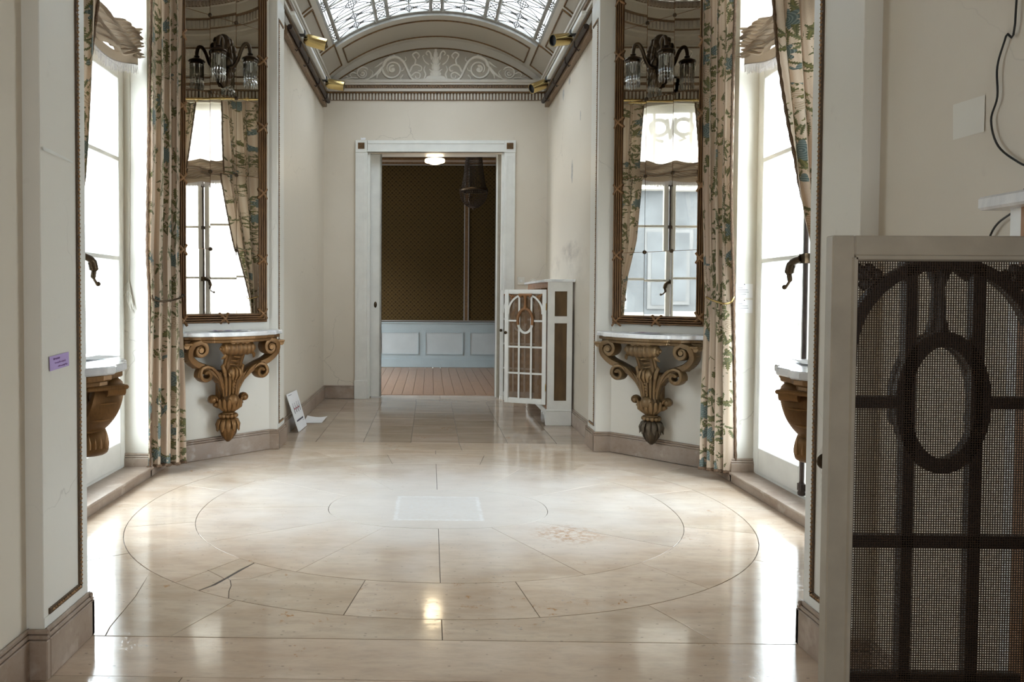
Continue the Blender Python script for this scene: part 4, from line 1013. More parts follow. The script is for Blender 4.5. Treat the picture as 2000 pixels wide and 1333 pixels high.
# ------------------------------------------------------------------ crystal wall lamps on the mirrors
def make_sconce(s, label):
    o, rz = diag_origin(s); t = empty('wall_sconce', (o.x, o.y, 2.70), radians(rz)); tag(t, label, 'wall lamp', 'bronze wall lamps with glass fringes')
    b = MB()
    for i in range(7):
        zc = .125 - i * .043; rw = (.05, .075, .088, .085, .07, .05, .028)[i]
        b.ball((0, .034, zc), rw, .016, .05, 14, 8)
        for sg in (-1, 1):
            b.ball((sg * rw * .85, .036, zc), .024, .014, .03, 10, 6); b.ball((sg * rw * .45, .046, zc - .01), .018, .012, .034, 8, 6)
    b.lathe([(.03, 0), (.034, .01), (.02, .03), (.012, .04)], 14, (0, 0, 0)); 
    pl = b.build('backplate', M['bronze'], t, smooth=70)
    MB().ball((0, .075, -.02), .026, .03, .03, 14, 8).build('boss', M['bronze'], pl, smooth=60)
    for sg in (-1, 1):
        pts = catmull([(0, .05, -.03), (sg * .03, .075, -.05), (sg * .055, .105, -.01), (sg * .07, .13, .06), (sg * .085, .15, .098), (sg * .107, .16, .098), (sg * .117, .165, .062), (sg * .118, .166, .03)], 5)
        arm = MB().tube(pts, [lerp(.013, .012, i / len(pts)) for i in range(len(pts))], 10).build('arm', M['bronze'], t, smooth=60)
        cx, cy = sg * .118, .166
        cap = MB().lathe([(.013, .040), (.020, .036), (.014, .030), (.022, .024), (.034, .016), (.054, .006), (.056, .0), (.046, -.004), (.048, -.018), (.044, -.022), (.0, -.022)], 24, (cx, cy, 0), lobes=12, amp=.03).build('lamp_cap', M['bronze'], t, smooth=40)
        c = MB()
        for k in range(14):
            a = 2 * pi * k / 14; x, y = cx + .042 * cos(a), cy + .042 * sin(a)
            c.lathe([(.003, -.024), (.0062, -.03), (.0066, -.115), (.003, -.128)], 6, (x, y, 0)); c.ball((x, y, -.026), .0055, None, None, 6, 4)
            c.ball((x, y, -.136), .0075, None, None, 6, 4); c.lathe([(.001, -.144), (.0072, -.158), (.005, -.178), (.0005, -.192)], 5, (x, y, 0))
        c.build('crystal_fringe', M['crystal'], cap, smooth=0, recalc=False)
        MB().lathe([(.012, -.02), (.016, -.03), (.016, -.07), (.008, -.085)], 12, (cx, cy, 0)).build('bulb', M['switchw'], cap)
    return t
make_sconce(-1, 'bronze wall lamp with crystal fringes on the left mirror')
make_sconce(1, 'bronze wall lamp with crystal fringes on the right mirror')

# ------------------------------------------------------------------ marble topped carved consoles
def volute(c, r0, r1, a0, turns, dr, b, n=26):
    return [(c[0] + lerp(r0, r1, (i / n) ** .8) * cos(a0 + dr * 2*pi*turns*i/n), b, c[1] + lerp(r0, r1, (i / n) ** .8) * sin(a0 + dr * 2*pi*turns*i/n)) for i in range(n + 1)]
def make_console(o, rz, gm, gm2, label):
    t = empty('console_table', (o.x, o.y, 0), radians(rz)); tag(t, label, 'console table', 'carved bracket consoles with marble tops')
    half = [(0, .300), (.09, .294), (.165, .276), (.205, .258), (.21, .243), (.285, .228), (.345, .170), (.385, .150), (.405, .115), (.415, .06), (.415, 0)]
    pts = [(-a, b) for a, b in half[:0:-1]] + half
    fn = lambda a, b, h: (a, b, h)
    MB().prism(pts, fn, .840, .868).build('marble_top', M['marble'], t, smooth=0, bevel=.005)
    for nm, k, z0, z1 in (('shelf', .955, .818, .840), ('shelf_moulding', .905, .798, .818)):
        MB().prism([(a * k, b * k) for a, b in pts], fn, z0, z1).build(nm, M[gm], t, smooth=0, bevel=.004)
    for sg in (-1, 1):                                       # S-scroll arms
        v_up = volute((sg * .262, .752), .052, .010, radians(95) if sg > 0 else radians(85), 1.35, sg, .158)
        path = catmull([(sg*.025, .075, .44), (sg*.06, .085, .52), (sg*.125, .095, .590), (sg*.20, .102, .632), (sg*.272, .112, .664), (sg*.318, .128, .712), (sg*.322, .146, .762), (sg*.298, .158, .798)], 6)
        P = path[:-1] + [Vector(p) for p in v_up]; k = len(P)
        R = [interp([(0, .034), (.15, .048), (.4, .052), (.62, .050), (1, .044)], i / k) for i in range(k)]
        FL = [interp([(0, .60), (.3, .50), (.55, .46), (.7, .32), (1, .22)], i / k) for i in range(k)]
        arm = MB().tube(P, R, 12, flat=FL, side=(0, 1, 0), sq=.55).build('scroll_arm', M[gm], t, smooth=45)
        MB().tube([(sg*.262, .112, .752), (sg*.262, .206, .752)], .016, 12).build('volute_eye', M[gm], arm)
        c = MB()                                              # rib along the arm
        for q in (-.012, .012): c.tube([Vector(p) + Vector((sg*.006, -.0 + q + .028, -.012)) for p in path[4:-6]], .006, 6)
        for i in range(8, 40, 5):                             # carved cross cuts on the outer face
            p, q = Vector(path[i]), Vector(path[i + 1]); tn = (q - p).normalized(); nn = Vector((tn.z, 0, -tn.x)) * sg
            c.tube([p + nn * .022 + Vector((0, -.03, 0)), p + nn * .0265, p + nn * .022 + Vector((0, .03, 0))], [.003, .0055, .003], 6)
        c.build('arm_rib', M[gm], arm)
        MB().box(sg*.225, .06, .785, sg*.375, .20, .80).build('bearing_block', M[gm], t, smooth=0, bevel=.005)
        c = MB(); c.tube([(sg*.352, .13, .782), (sg*.352, .19, .782)], .020, 12); c.build('ear', M[gm], t)
        # lower leaf volute hanging from the arm
        v_lo = volute((sg * .205, .588), .052, .012, radians(60) if sg > 0 else radians(120), 1.1, -sg, .135)
        P = catmull([(sg*.035, .085, .40), (sg*.06, .095, .48), (sg*.10, .115, .565), (sg*.15, .128, .622), (sg*.20, .135, .640)], 6) + [Vector(p) for p in v_lo]
        k = len(P); R = [interp([(0, .022), (.4, .034), (.6, .046), (1, .050)], i / k) for i in range(k)]
        lf = MB().tube(P, R, 12, flat=[interp([(0, .5), (.4, .40), (1, .30)], i / k) for i in range(k)], side=(0, 1, 0), sq=.7).build('leaf_volute', M[gm], t, smooth=45)
        c = MB()
        for q in (-.028, -.009, .010, .029): c.tube([Vector((sg*(.205 + .056 * cos(a_)), .135 + q, .588 + .056 * sin(a_))) for a_ in [radians(150) - 2.9 * i / 12 for i in range(13)]], .006, 6)
        c.build('leaf_rib', M[gm], lf)
        c = MB(); c.tube(volute((sg * .118, .408), .030, .006, radians(200) if sg > 0 else radians(-20), 1.3, -sg, .075, 18), [.026] * 19, 10, flat=.45, side=(0, 1, 0)); c.ball((sg*.118, .075, .408), .026, .03, .026, 12, 8); c.tube([(sg*.05, .07, .37), (sg*.085, .075, .372), (sg*.105, .075, .38)], [.028, .022, .016], 8); c.build('side_scroll', M[gm], t, smooth=60)
    # body: fluted shaft that widens upwards
    b = MB()
    prof = [(.036, .315), (.058, .335), (.074, .36), (.070, .40), (.052, .42), (.056, .46), (.066, .51), (.074, .555), (.060, .585), (.04, .60)]
    b.lathe(prof, 40, (0, .085, 0), 1.0, .85, lobes=10, amp=.06); b.build('body', M[gm], t, smooth=60)
    c = MB()
    for a_ in range(-3, 4):                                   # acanthus flutes and the drop of beads
        q = a_ * .36; x, y = sin(q), cos(q)
        c.tube([(x * .060, .085 + y * .050, .43), (x * .068, .085 + y * .058, .50), (x * .082, .085 + y * .072, .56), (x * .10, .085 + y * .088, .585), (x * .098, .085 + y * .096, .565)], [.007, .011, .013, .012, .006], 8)
    for i in range(6): c.ball((0, .142 + .006 * i, .45 + i * .021), .0085, None, None, 8, 6)
    c.build('acanthus', M[gm], t, smooth=60)
    c = MB(); c.ball((0, .152, .592), .042, .04, .042, 14, 10)
    for sg in (-1, 0, 1): c.tube([(sg*.02, .17, .545), (sg*.028, .193, .575), (sg*.026, .19, .61), (sg*.02, .165, .628)], [.007, .011, .011, .006], 6)
    for sg in (-1, 1): c.tube([(sg*.04, .13, .56), (sg*.062, .14, .60), (sg*.075, .135, .635), (sg*.06, .13, .655)], [.012, .016, .014, .006], 8)
    c.build('collar_scroll', M[gm], t, smooth=60)
    c = MB(); c.ball((0, .142, .405), .042, .034, .04, 14, 8)
    for a_ in range(-3, 4):
        q = a_ * .42; c.tube([(sin(q) * .05, .085 + cos(q) * .042, .335), (sin(q) * .077, .085 + cos(q) * .066, .36), (sin(q) * .080, .085 + cos(q) * .07, .395), (sin(q) * .090, .085 + cos(q) * .082, .412)], [.010, .016, .014, .006], 8)
    c.build('leaf_cup', M[gm], t, smooth=60)
    # central stem and the horizontal leaf roll under the marble
    P = catmull([(0, .105, .56), (0, .115, .62), (0, .13, .68), (0, .165, .735), (0, .20, .765)], 6); k = len(P)
    st_ = MB().tube(P, [lerp(.052, .060, i / k) for i in range(k)], 16, flat=.62, side=(1, 0, 0), sq=.6).build('stem', M[gm], t, smooth=45)
    c = MB()
    for i in range(4): c.tube([(-.03, .14 + i * .012 + .03 * (i > 2), .62 + i * .028), (0, .158 + i * .013 + .03 * (i > 2), .615 + i * .028), (.03, .14 + i * .012 + .03 * (i > 2), .62 + i * .028)], .005, 6)
    for sg in (-1, 1): c.tube([(sg*.055, .11, .57), (sg*.058, .13, .64), (sg*.06, .165, .71), (sg*.06, .19, .75)], [.014, .013, .014, .012], 8)
    c.build('stem_ribs', M[gm], st_)
    ro = MB(); K = 26
    prof = [(abs_, z) for abs_, z in []]
    xs = [-.108 + .216 * i / K for i in range(K + 1)]
    ro.tube([(x, .205, .758) for x in xs], [(.050 - .010 * (abs(x) / .108) ** 2) * (1 + .05 * cos(x * 190)) * (1 if 0 < i < K else .8) for i, x in enumerate(xs)], 18); rl = ro.build('leaf_roll', M[gm], t, smooth=60)
    c = MB()
    for sg in (-1, 1):
        c.tube([(sg*.104, .205, .758), (sg*.122, .205, .758)], [.026, .020], 12); c.ball((sg*.122, .205, .758), .013)
        c.tube([(sg*.10, .235, .72), (sg*.112, .22, .702), (sg*.118, .20, .69)], [.012, .010, .004], 8)
    c.build('roll_end', M[gm], rl, smooth=50)
    MB().box(-.07, .10, .785, .07, .24, .80).build('bearing_block', M[gm], t, smooth=0, bevel=.004)
    # bead collar and leaf bud
    c = MB(); c.lathe([(.03, .318), (.044, .312), (.044, .305), (.030, .300)], 20, (0, .075, 0)); c.build('neck', M[gm], t)
    c = MB()
    for i in range(12): c.ball((.052 * cos(2*pi*i/12), .075 + .045 * sin(2*pi*i/12), .292), .0165, .0165, .0165, 10, 6)
    c.lathe([(.03, .305), (.05, .297), (.05, .286), (.03, .278)], 20, (0, .075, 0), 1, .85); c.build('bead_collar', M[gm], t)
    bud = MB().lathe([(.03, .280), (.05, .268), (.062, .24), (.060, .20), (.047, .160), (.028, .130), (.010, .113)], 24, (0, .072, 0), 1, .9).build('bud', M[gm2], t, smooth=60)
    c = MB()
    for i in range(11):
        a_ = 2*pi*i/11; x, y = cos(a_), sin(a_) * .9
        c.tube([(x*.038, .072 + y*.038, .272), (x*.064, .072 + y*.064, .262), (x*.076, .072 + y*.076, .232), (x*.074, .072 + y*.074, .205), (x*.080, .072 + y*.080, .188)], [.008, .015, .017, .012, .003], 8, flat=.6, side=(-sin(a_), cos(a_), 0))
        if i % 2: c.tube([(x*.058, .072 + y*.058, .21), (x*.052, .072 + y*.052, .17), (x*.030, .072 + y*.030, .13)], [.014, .013, .004], 6, flat=.5, side=(-sin(a_), cos(a_), 0))
    c.build('bud_leaves', M[gm2], bud, smooth=60)
    MB().box(-.06, 0, .34, .06, .06, .60).build('wall_plate', M[gm], t, smooth=0, bevel=.01)
    return t
(o1, r1), (o2, r2), (o3, r3), (o4, r4) = diag_origin(-1), diag_origin(1), diag_origin(-1, True), diag_origin(1, True)
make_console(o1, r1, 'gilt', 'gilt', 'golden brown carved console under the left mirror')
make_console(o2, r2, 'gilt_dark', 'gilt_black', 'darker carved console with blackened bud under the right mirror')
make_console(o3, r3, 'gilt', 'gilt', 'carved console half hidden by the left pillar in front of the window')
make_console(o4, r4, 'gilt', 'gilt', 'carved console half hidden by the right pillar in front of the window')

def flyer(o, rz, a, b, ang, label, w=.12, h=.2, art=True, group=None):
    t = empty('flyer', (o.x, o.y, .868), radians(rz)); tag(t, label, 'paper', group)
    Mx = Matrix.Translation((a, b, 0)) @ Matrix.Rotation(ang, 4, 'Z')
    mb = MB(Mx); mb.grid(lambda p, q: (lerp(-w/2, w/2, p), lerp(-h/2, h/2, q), .0025 + .004 * (abs(q - .5) * 2) ** 3), 2, 6); mb.build('sheet', M['paper'], t, recalc=False)
    if art:
        c = MB(Mx)
        for k, (p0, q0, p1, q1) in enumerate(((-.4, -.38, .4, -.30), (-.3, -.1, .3, .05), (-.35, .2, .1, .32))): c.quad((p0*w, q0*h, .0072), (p1*w, q0*h, .0072), (p1*w, q1*h, .0072), (p0*w, q1*h, .0072))
        c.build('printing', M['violet'], t, smooth=0, recalc=False)
        c = MB(Mx); c.quad((-.15*w, -.28*h, .0072), (.2*w, -.28*h, .0072), (.2*w, -.16*h, .0072), (-.15*w, -.16*h, .0072)); c.build('red_printing', M['red'], t, smooth=0, recalc=False)
    return t
flyer(o1, r1, .04, .16, 1.25, 'printed flyer lying on the console under the left mirror', .15, .26)
flyer(o2, r2, -.02, .17, 1.35, 'printed flyer lying on the console under the right mirror', .13, .22)
flyer(o3, r3, .06, .19, .4, 'white sheet lying on the console behind the left pillar', .12, .17, False)
flyer(o4, r4, -.03, .17, .5, 'white sheet lying on the console behind the right pillar', .21, .15, False)

# ------------------------------------------------------------------ curtains, poles, blinds
def make_curtain(label, rows, pleats, amp, cloth_w, outward, trim_side, seed, group='floral curtains'):
    """rows: (z, (x,y) of one edge, (x,y) of the other edge) from bottom to top"""
    t = empty('curtain', (0, 0, 0)); tag(t, label, 'curtain', group)
    rnd = random.Random(seed); ph = rnd.random() * 6; zs = [r_[0] for r_ in rows]; ow = Vector((*outward, 0)).normalized()
    tabs = [[(r_[0], r_[k][j]) for r_ in rows] for k in (1, 2) for j in (0, 1)]
    def interp(tab, x):
        for (a_, va), (b_, vb) in zip(tab, tab[1:]):
            if x <= b_ + 1e-9: return va + (vb - va) * max(0, (x - a_) / (b_ - a_))
        return tab[-1][1]
    fold = [rnd.uniform(.6, 1.3) for _ in range(40)]
    def pt(a, b):
        z = lerp(zs[0], zs[-1], b)
        e0 = Vector((interp(tabs[0], z), interp(tabs[1], z), z)); e1 = Vector((interp(tabs[2], z), interp(tabs[3], z), z))
        wdt = (e1 - e0).length
        q = a + .012 * sin(5 * a * 2*pi + z * 2.1 + ph)
        k = fold[int(a * pleats) % 40]
        am = amp * k * min(1, wdt / .2)
        wv = sin(2*pi*pleats*q + .35 * sin(z * 1.7 + ph)); wv = math.copysign(abs(wv) ** .75, wv)
        return e0.lerp(e1, a) + ow * (am * wv) + (e1 - e0).normalized() * (am * .55 * sin(4*pi*pleats*q + .7))
    NU, NV = pleats * 18, 64
    mb = MB(); mb.grid(pt, NU, NV, lambda a, b: (a * cloth_w, lerp(zs[0], zs[-1], b))); mb.build('cloth', M['fabric'], t, smooth=80, recalc=False)
    c = MB(); P = [pt(trim_side, j / 90) + ow * .004 for j in range(91)]
    c.tube(P, [.007 + .003 * (j % 2) for j in range(91)], 6); c.build('edge_braid', M['braid'], t, recalc=False)
    c = MB(); P = [pt(i / 120, 0) for i in range(121)]; c.tube([p + Vector((0, 0, .005)) for p in P], [.008 + .003 * (i % 2) for i in range(121)], 6); c.build('hem_braid', M['braid'], t, recalc=False)
    for i in range(pleats + 1):
        p = pt(min(.999, i / pleats), 1); MB().tube([p + Vector((0, .022 * cos(k * pi / 6), .026 + .022 * sin(k * pi / 6))) for k in range(12)], .0035, 6, closed=True).build('ring', M['brass'], t)
    return t
ZC = 3.245
make_curtain('straight floral curtain at the far end of the left window', [(.055, (-1.775, 4.36), (-1.588, 4.50)), (.5, (-1.76, 4.35), (-1.592, 4.51)), (1.08, (-1.735, 4.33), (-1.60, 4.50)), (1.35, (-1.73, 4.30), (-1.615, 4.53)), (1.74, (-1.69, 4.22), (-1.625, 4.57)), (2.4, (-1.665, 4.17), (-1.64, 4.62)), (ZC, (-1.65, 4.13), (-1.64, 4.64))], 4, .030, .68, (.75, -.66), 0.0, 3)
make_curtain('floral curtain caught by a brass hook beside the right window', [(.055, (1.640, 4.48), (1.785, 4.36)), (.5, (1.65, 4.49), (1.765, 4.34)), (1.08, (1.665, 4.49), (1.73, 4.30)), (1.35, (1.665, 4.53), (1.71, 4.26)), (1.74, (1.665, 4.57), (1.675, 4.19)), (2.4, (1.67, 4.62), (1.635, 4.08)), (ZC, (1.67, 4.64), (1.615, 4.01))], 4, .030, .68, (-.75, -.66), 1.0, 5)
make_curtain('swept floral curtain between the left pillar and the left window', [(.06, (-1.66, 3.02), (-1.67, 3.20)), (.6, (-1.66, 3.0), (-1.67, 3.17)), (1.1, (-1.65, 2.98), (-1.66, 3.15)), (1.35, (-1.64, 2.96), (-1.66, 3.28)), (1.64, (-1.64, 2.94), (-1.66, 3.39)), (1.80, (-1.63, 2.93), (-1.66, 3.415)), (2.08, (-1.63, 2.92), (-1.66, 3.455)), (2.58, (-1.63, 2.90), (-1.66, 3.51)), (ZC, (-1.62, 2.88), (-1.66, 3.58))], 5, .040, 1.25, (1, 0), 1.0, 8)
make_curtain('swept floral curtain between the right pillar and the right window', [(.06, (1.665, 3.02), (1.68, 3.23)), (.6, (1.665, 3.0), (1.68, 3.20)), (1.1, (1.66, 2.98), (1.67, 3.13)), (1.318, (1.655, 2.96), (1.67, 3.27)), (1.47, (1.655, 2.95), (1.67, 3.355)), (1.63, (1.65, 2.94), (1.67, 3.42)), (1.86, (1.65, 2.93), (1.67, 3.48)), (2.28, (1.65, 2.91), (1.67, 3.59)), (2.64, (1.645, 2.90), (1.67, 3.65)), (ZC, (1.64, 2.88), (1.67, 3.74))], 5, .040, 1.3, (-1, 0), 1.0, 11)
for s in (-1, 1):
    x = s * 1.70; t = empty('curtain_pole', (0, 0, 0)); tag(t, 'brass curtain pole over the %s window' % SIDE[s], 'curtain pole', 'brass curtain poles')
    MB().tube([(x, 2.84, 3.295), (x, 4.62, 3.295)], .012, 10).build('rod', M['brass'], t)
    for y in (2.83, 4.63): MB().ball((x, y, 3.295), .022).build('finial', M['brass'], t)
    for y in (2.95, 4.50): MB().tube([(s * (XB[s] + .02), y, 3.29), (x, y, 3.285)], .007, 6).build('bracket', M['brass'], t)
    # hold-back hook
    hx = s * 1.78; t = empty('curtain_hook', (0, 0, 0)); tag(t, ('curved brass' if s > 0 else 'dark bronze') + ' curtain hook around the %s far curtain' % SIDE[s], 'curtain hook', 'hold-back hooks')
    if s > 0: P = catmull([(1.785, 4.60, 1.10), (1.66, 4.52, 1.12), (1.655, 4.41, 1.095), (1.685, 4.32, 1.075), (1.715, 4.28, 1.08), (1.735, 4.275, 1.115)], 6)
    else: P = catmull([(-1.757, 4.60, 1.10), (-1.60, 4.54, 1.11), (-1.605, 4.45, 1.085), (-1.655, 4.36, 1.07), (-1.70, 4.31, 1.08), (-1.712, 4.31, 1.11)], 6)
    hm = M['brass'] if s > 0 else M['bronze']
    MB().tube(P, [.006] * (len(P) - 1) + [.004], 8).build('hook', hm, t); MB().ball(tuple(P[0]), .014).build('wall_rose', hm, t)
def make_blind(s, label):
    t = empty('blind', (0, 0, 0)); tag(t, label, 'blind', 'gathered fabric blinds'); X = s * 1.815; y0, y1 = 3.16, 4.345
    def sag(a): return -.035 * abs(sin(2 * pi * a)) + .03 * cos(2*pi*a)
    def up(a, b):
        z = lerp(2.65 + sag(a), 3.27 - .11 * (2*a - 1) ** 2, b); puff = .05 * sin(pi * min(1, (1 - b) * 1.6)) * abs(sin(2 * pi * a)) + .012 * sin(a * 40 + b * 3) * (1 - b)
        return (X - s * (.0 + puff), lerp(y0, y1, a), z)
    MB().grid(up, 60, 24).build('sheer', M['sheer'], t, smooth=80, recalc=False)
    def gt(a, b):
        z = lerp(2.495, 2.67, b) + sag(a) * (1.15 - .2 * b) + .010 * sin(a * 23 + b * 9)
        ww = .030 + .018 * (1 - b); fo = ww * (abs(sin(b * 11 * pi + .6 * sin(a * 11))) ** .55) + .012 * sin(a * 31 + b * 22)
        return (X - s * (fo + .004 + .022 * abs(sin(2*pi*a))), lerp(y0, y1, a), z)
    MB().grid(gt, 90, 72).build('gathers', M['blind'], t, smooth=80, recalc=False)
    def bd(a, b): return (X - s * .014, lerp(y0, y1, a), lerp(2.45, 2.51, b) + sag(a) * 1.15)
    MB().grid(bd, 60, 2).build('border', M['blind'], t, smooth=80, recalc=False)
    c = MB(); n = 210
    for i in range(n):
        a = (i + .5) / n; y = lerp(y0, y1, a); z = 2.455 + sag(a) * 1.15; h = .055 * random.uniform(.8, 1.15); dx = random.uniform(-.004, .004); wv = .0022
        c.quad((X - s*.015, y - wv, z), (X - s*.015, y + wv, z), (X - s*.013 + dx, y + wv + dx, z - h), (X - s*.013 + dx, y - wv + dx, z - h))
    c.build('fringe', M['fringe'], t, smooth=0, recalc=False, kind='stuff')
    return t
make_blind(-1, 'gathered beige blind with grey fringe hanging in the left window')
make_blind(1, 'gathered beige blind with grey fringe hanging in the right window')
t = empty('blind_cord', (0, 0, 0)); tag(t, 'knotted white blind cord hanging on the left window frame', 'cord')  # cord of the left window blind, kept as a separate object
MB().tube(catmull([(-1.86, 4.365, 2.45), (-1.865, 4.362, 1.7), (-1.87, 4.362, 1.25), (-1.872, 4.36, 1.18)], 8), .0022, 5).build('line', M['switchw'], t)
c = MB()
for k in range(5): c.tube(catmull([(-1.87, 4.36, 1.19), (-1.872 + .01*k - .02, 4.352, 1.14 - .01 * k), (-1.862 + .006 * k, 4.35, 1.04 - .02 * (k % 3)), (-1.866, 4.352, 1.13), (-1.872 + .012 * (k - 2), 4.345, 1.10)], 5), .0026, 5)
c.build('knot', M['switchw'], t)

# ------------------------------------------------------------------ radiator cabinets with grille doors
def make_door(parent, hinge, direction, front, worn=False):
    """grille door; local x from the hinge, z up, front = +1/-1 along local y"""
    W_, H_ = .375, 1.0; d = Vector((*direction, 0)).normalized(); yv = Vector((-d.y, d.x, 0))
    Mx = Matrix(((d.x, yv.x, 0, hinge[0]), (d.y, yv.y, 0, hinge[1]), (0, 0, 1, hinge[2]), (0, 0, 0, 1))); fr = front
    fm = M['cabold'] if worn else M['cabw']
    root = MB(Mx); th = .011
    for q in ((0, 0, .036, H_), (W_ - .036, 0, W_, H_)): root.box(q[0], -th, q[1], q[2], th, q[3])
    for q in ((.036, 0, W_ - .036, .042), (.036, H_ - .036, W_ - .036, H_)): root.box(q[0], -th, q[1], q[2], th, q[3])
    D = root.build('door', fm, parent, smooth=0, bevel=.002)
    c = MB(Mx); cx = W_ / 2; e = .003
    for (p, q) in (((.036, .042), (.036, H_ - .036)), ((W_ - .036, .042), (W_ - .036, H_ - .036)), ((.036, .042), (W_ - .036, .042)), ((.036, H_ - .036), (W_ - .036, H_ - .036))): c.tube([(p[0], -fr * .010, p[1]), (q[0], -fr * .010, q[1])], .0055, 6)
    c.build('inner_bead', fm, D)
    def bars(y0, y1, wb, mname, name, ov_full):
        m = MB(Mx); a, b = min(y0, y1) , max(y0, y1)
        def strip(P, wd, closed=False):
            P = [Vector((p[0], 0, p[1])) for p in P]; n = len(P); L, R = [], []
            for i in range(n):
                tt = (P[(i + 1) % n] - P[i - 1]) if closed else (P[min(i + 1, n - 1)] - P[max(0, i - 1)])
                tt.normalize(); nn = Vector((-tt.z, 0, tt.x)); L.append(P[i] + nn * wd / 2); R.append(P[i] - nn * wd / 2)
            k = n if closed else n - 1
            for i in range(k):
                j = (i + 1) % n; v = [L[i], L[j], R[j], R[i]]
                m.add([(p.x, a, p.z) for p in v] + [(p.x, b, p.z) for p in v], [(0,1,2,3),(4,7,6,5),(0,4,5,1),(2,6,7,3)] + ([(1,5,6,2)] if i == k - 1 and not closed else []) + ([(3,7,4,0)] if i == 0 and not closed else []))
        top = H_ - .036
        for x in (cx - .055, cx + .055):
            strip([(x, .04), (x, H_ - .435)], wb); strip([(x, H_ - .435), (x, H_ - .22)], wb); strip([(x, H_ - .22), (x, top - .012)], wb)
        for z in (.265, .496): strip([(.036, z), (W_ - .036, z)], wb)
        zc = H_ - .274
        for sg in (-1, 1): strip([(cx + sg * .078, zc), (cx + sg * (cx - .036), zc)], wb)
        R_ = .152; AC = H_ - .195
        for sg in (-1, 1): strip([(cx + sg * R_ * cos(q), AC + R_ * sin(q)) for q in [pi / 2 * i / 14 for i in range(4 if False else 15)]], wb)
        for sg in (-1, 1): strip([(cx + sg * R_, AC), (cx + sg * R_, AC - .02)], wb)
        oa, ob = .066, .105
        strip([(cx + oa * cos(2*pi*i/40), zc + ob * sin(2*pi*i/40)) for i in range(40)], wb * 1.25, True)
        return m.build(name, M[mname], D, smooth=0)
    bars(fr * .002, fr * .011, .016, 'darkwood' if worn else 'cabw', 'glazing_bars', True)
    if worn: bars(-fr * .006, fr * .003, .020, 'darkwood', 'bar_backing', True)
    # brown carved key-stone, stem and upper half of the oval
    c = MB(Mx); zc = H_ - .274; yf_ = fr * .013
    c.tube([(cx + .066 * cos(q), yf_, zc + .105 * sin(q)) for q in [radians(-20) + radians(220) * i / 24 for i in range(25)]], .0135, 8)
    c.tube([(cx, yf_, zc + .105), (cx, yf_, zc + .14), (cx, yf_, zc + .19), (cx, yf_, H_ - .05)], [.020, .012, .010, .020], 8)
    for sg in (-1, 1): c.tube(catmull([(cx, yf_, H_ - .055), (cx + sg*.025, yf_, H_ - .048), (cx + sg * .05, yf_, H_ - .066)], 5), .010, 8)
    c.tube([(cx - .06, yf_, H_ - .046), (cx + .06, yf_, H_ - .046)], .011, 8)
    c.build('carved_ornament', M['darkwood'] if worn else M['brownwood'], D, smooth=60)
    c = MB(Mx)
    for sg in (-1, 1):                                       # corner leaves
        x, z = cx + sg * .118, H_ - .068
        for q in range(5): a_ = 2*pi*q/5 + (.3 if sg > 0 else pi - .3); c.ball((x + .014 * cos(a_), fr * .006, z + .014 * sin(a_)), .010, .005, .010, 8, 5)
        c.tube([(x, fr * .006, z), (x + sg * .032, fr * .006, z + .028)], [.010, .006], 6)
    c.build('corner_leaf', M['darkwood'] if worn else M['brownwood'], D, smooth=60)
    c = MB(Mx); yw = -fr * .0075; pt_ = .0040; nx = int((W_ - .072) / pt_); nz = int((H_ - .078) / pt_)
    wt = .00135 if worn else .0022
    for i in range(nx + 1): c.bar((.036 + i * pt_, yw, .042), (.036 + i * pt_, yw, H_ - .036), wt, .001, up=(0, 1, 0))
    for i in range(nz + 1): c.bar((.036, yw - fr * .0008, .042 + i * pt_), (W_ - .036, yw - fr * .0008, .042 + i * pt_), wt, .001, up=(0, 1, 0))
    c.build('wire_mesh', M['wire' if worn else 'wire_brown'], D, smooth=0, recalc=False, kind='stuff')
    c = MB(Mx); kx = W_ - .015
    c.lathe([(.004, 0), (.006, .006), (.013, .012), (.014, .018), (.008, .024), (.0, .025)], 14, (0, 0, 0)); k = c.v
    c2 = MB(); c2.f = c.f; R3 = Matrix.Rotation(-fr * pi / 2, 4, 'X')
    base = MB(Mx @ Matrix.Translation((kx, fr * .011, .62)) @ R3); base.lathe([(.004, 0), (.006, .006), (.013, .012), (.014, .018), (.008, .024), (.001, .025)], 14); base.build('knob', M['bronze'], D)
    for z in (.15, .85): 
        hh = MB(Mx); hh.tube([(0, fr * .012, z - .03), (0, fr * .012, z + .03)], .005, 8); hh.build('hinge', M['brass'], D)
    return D
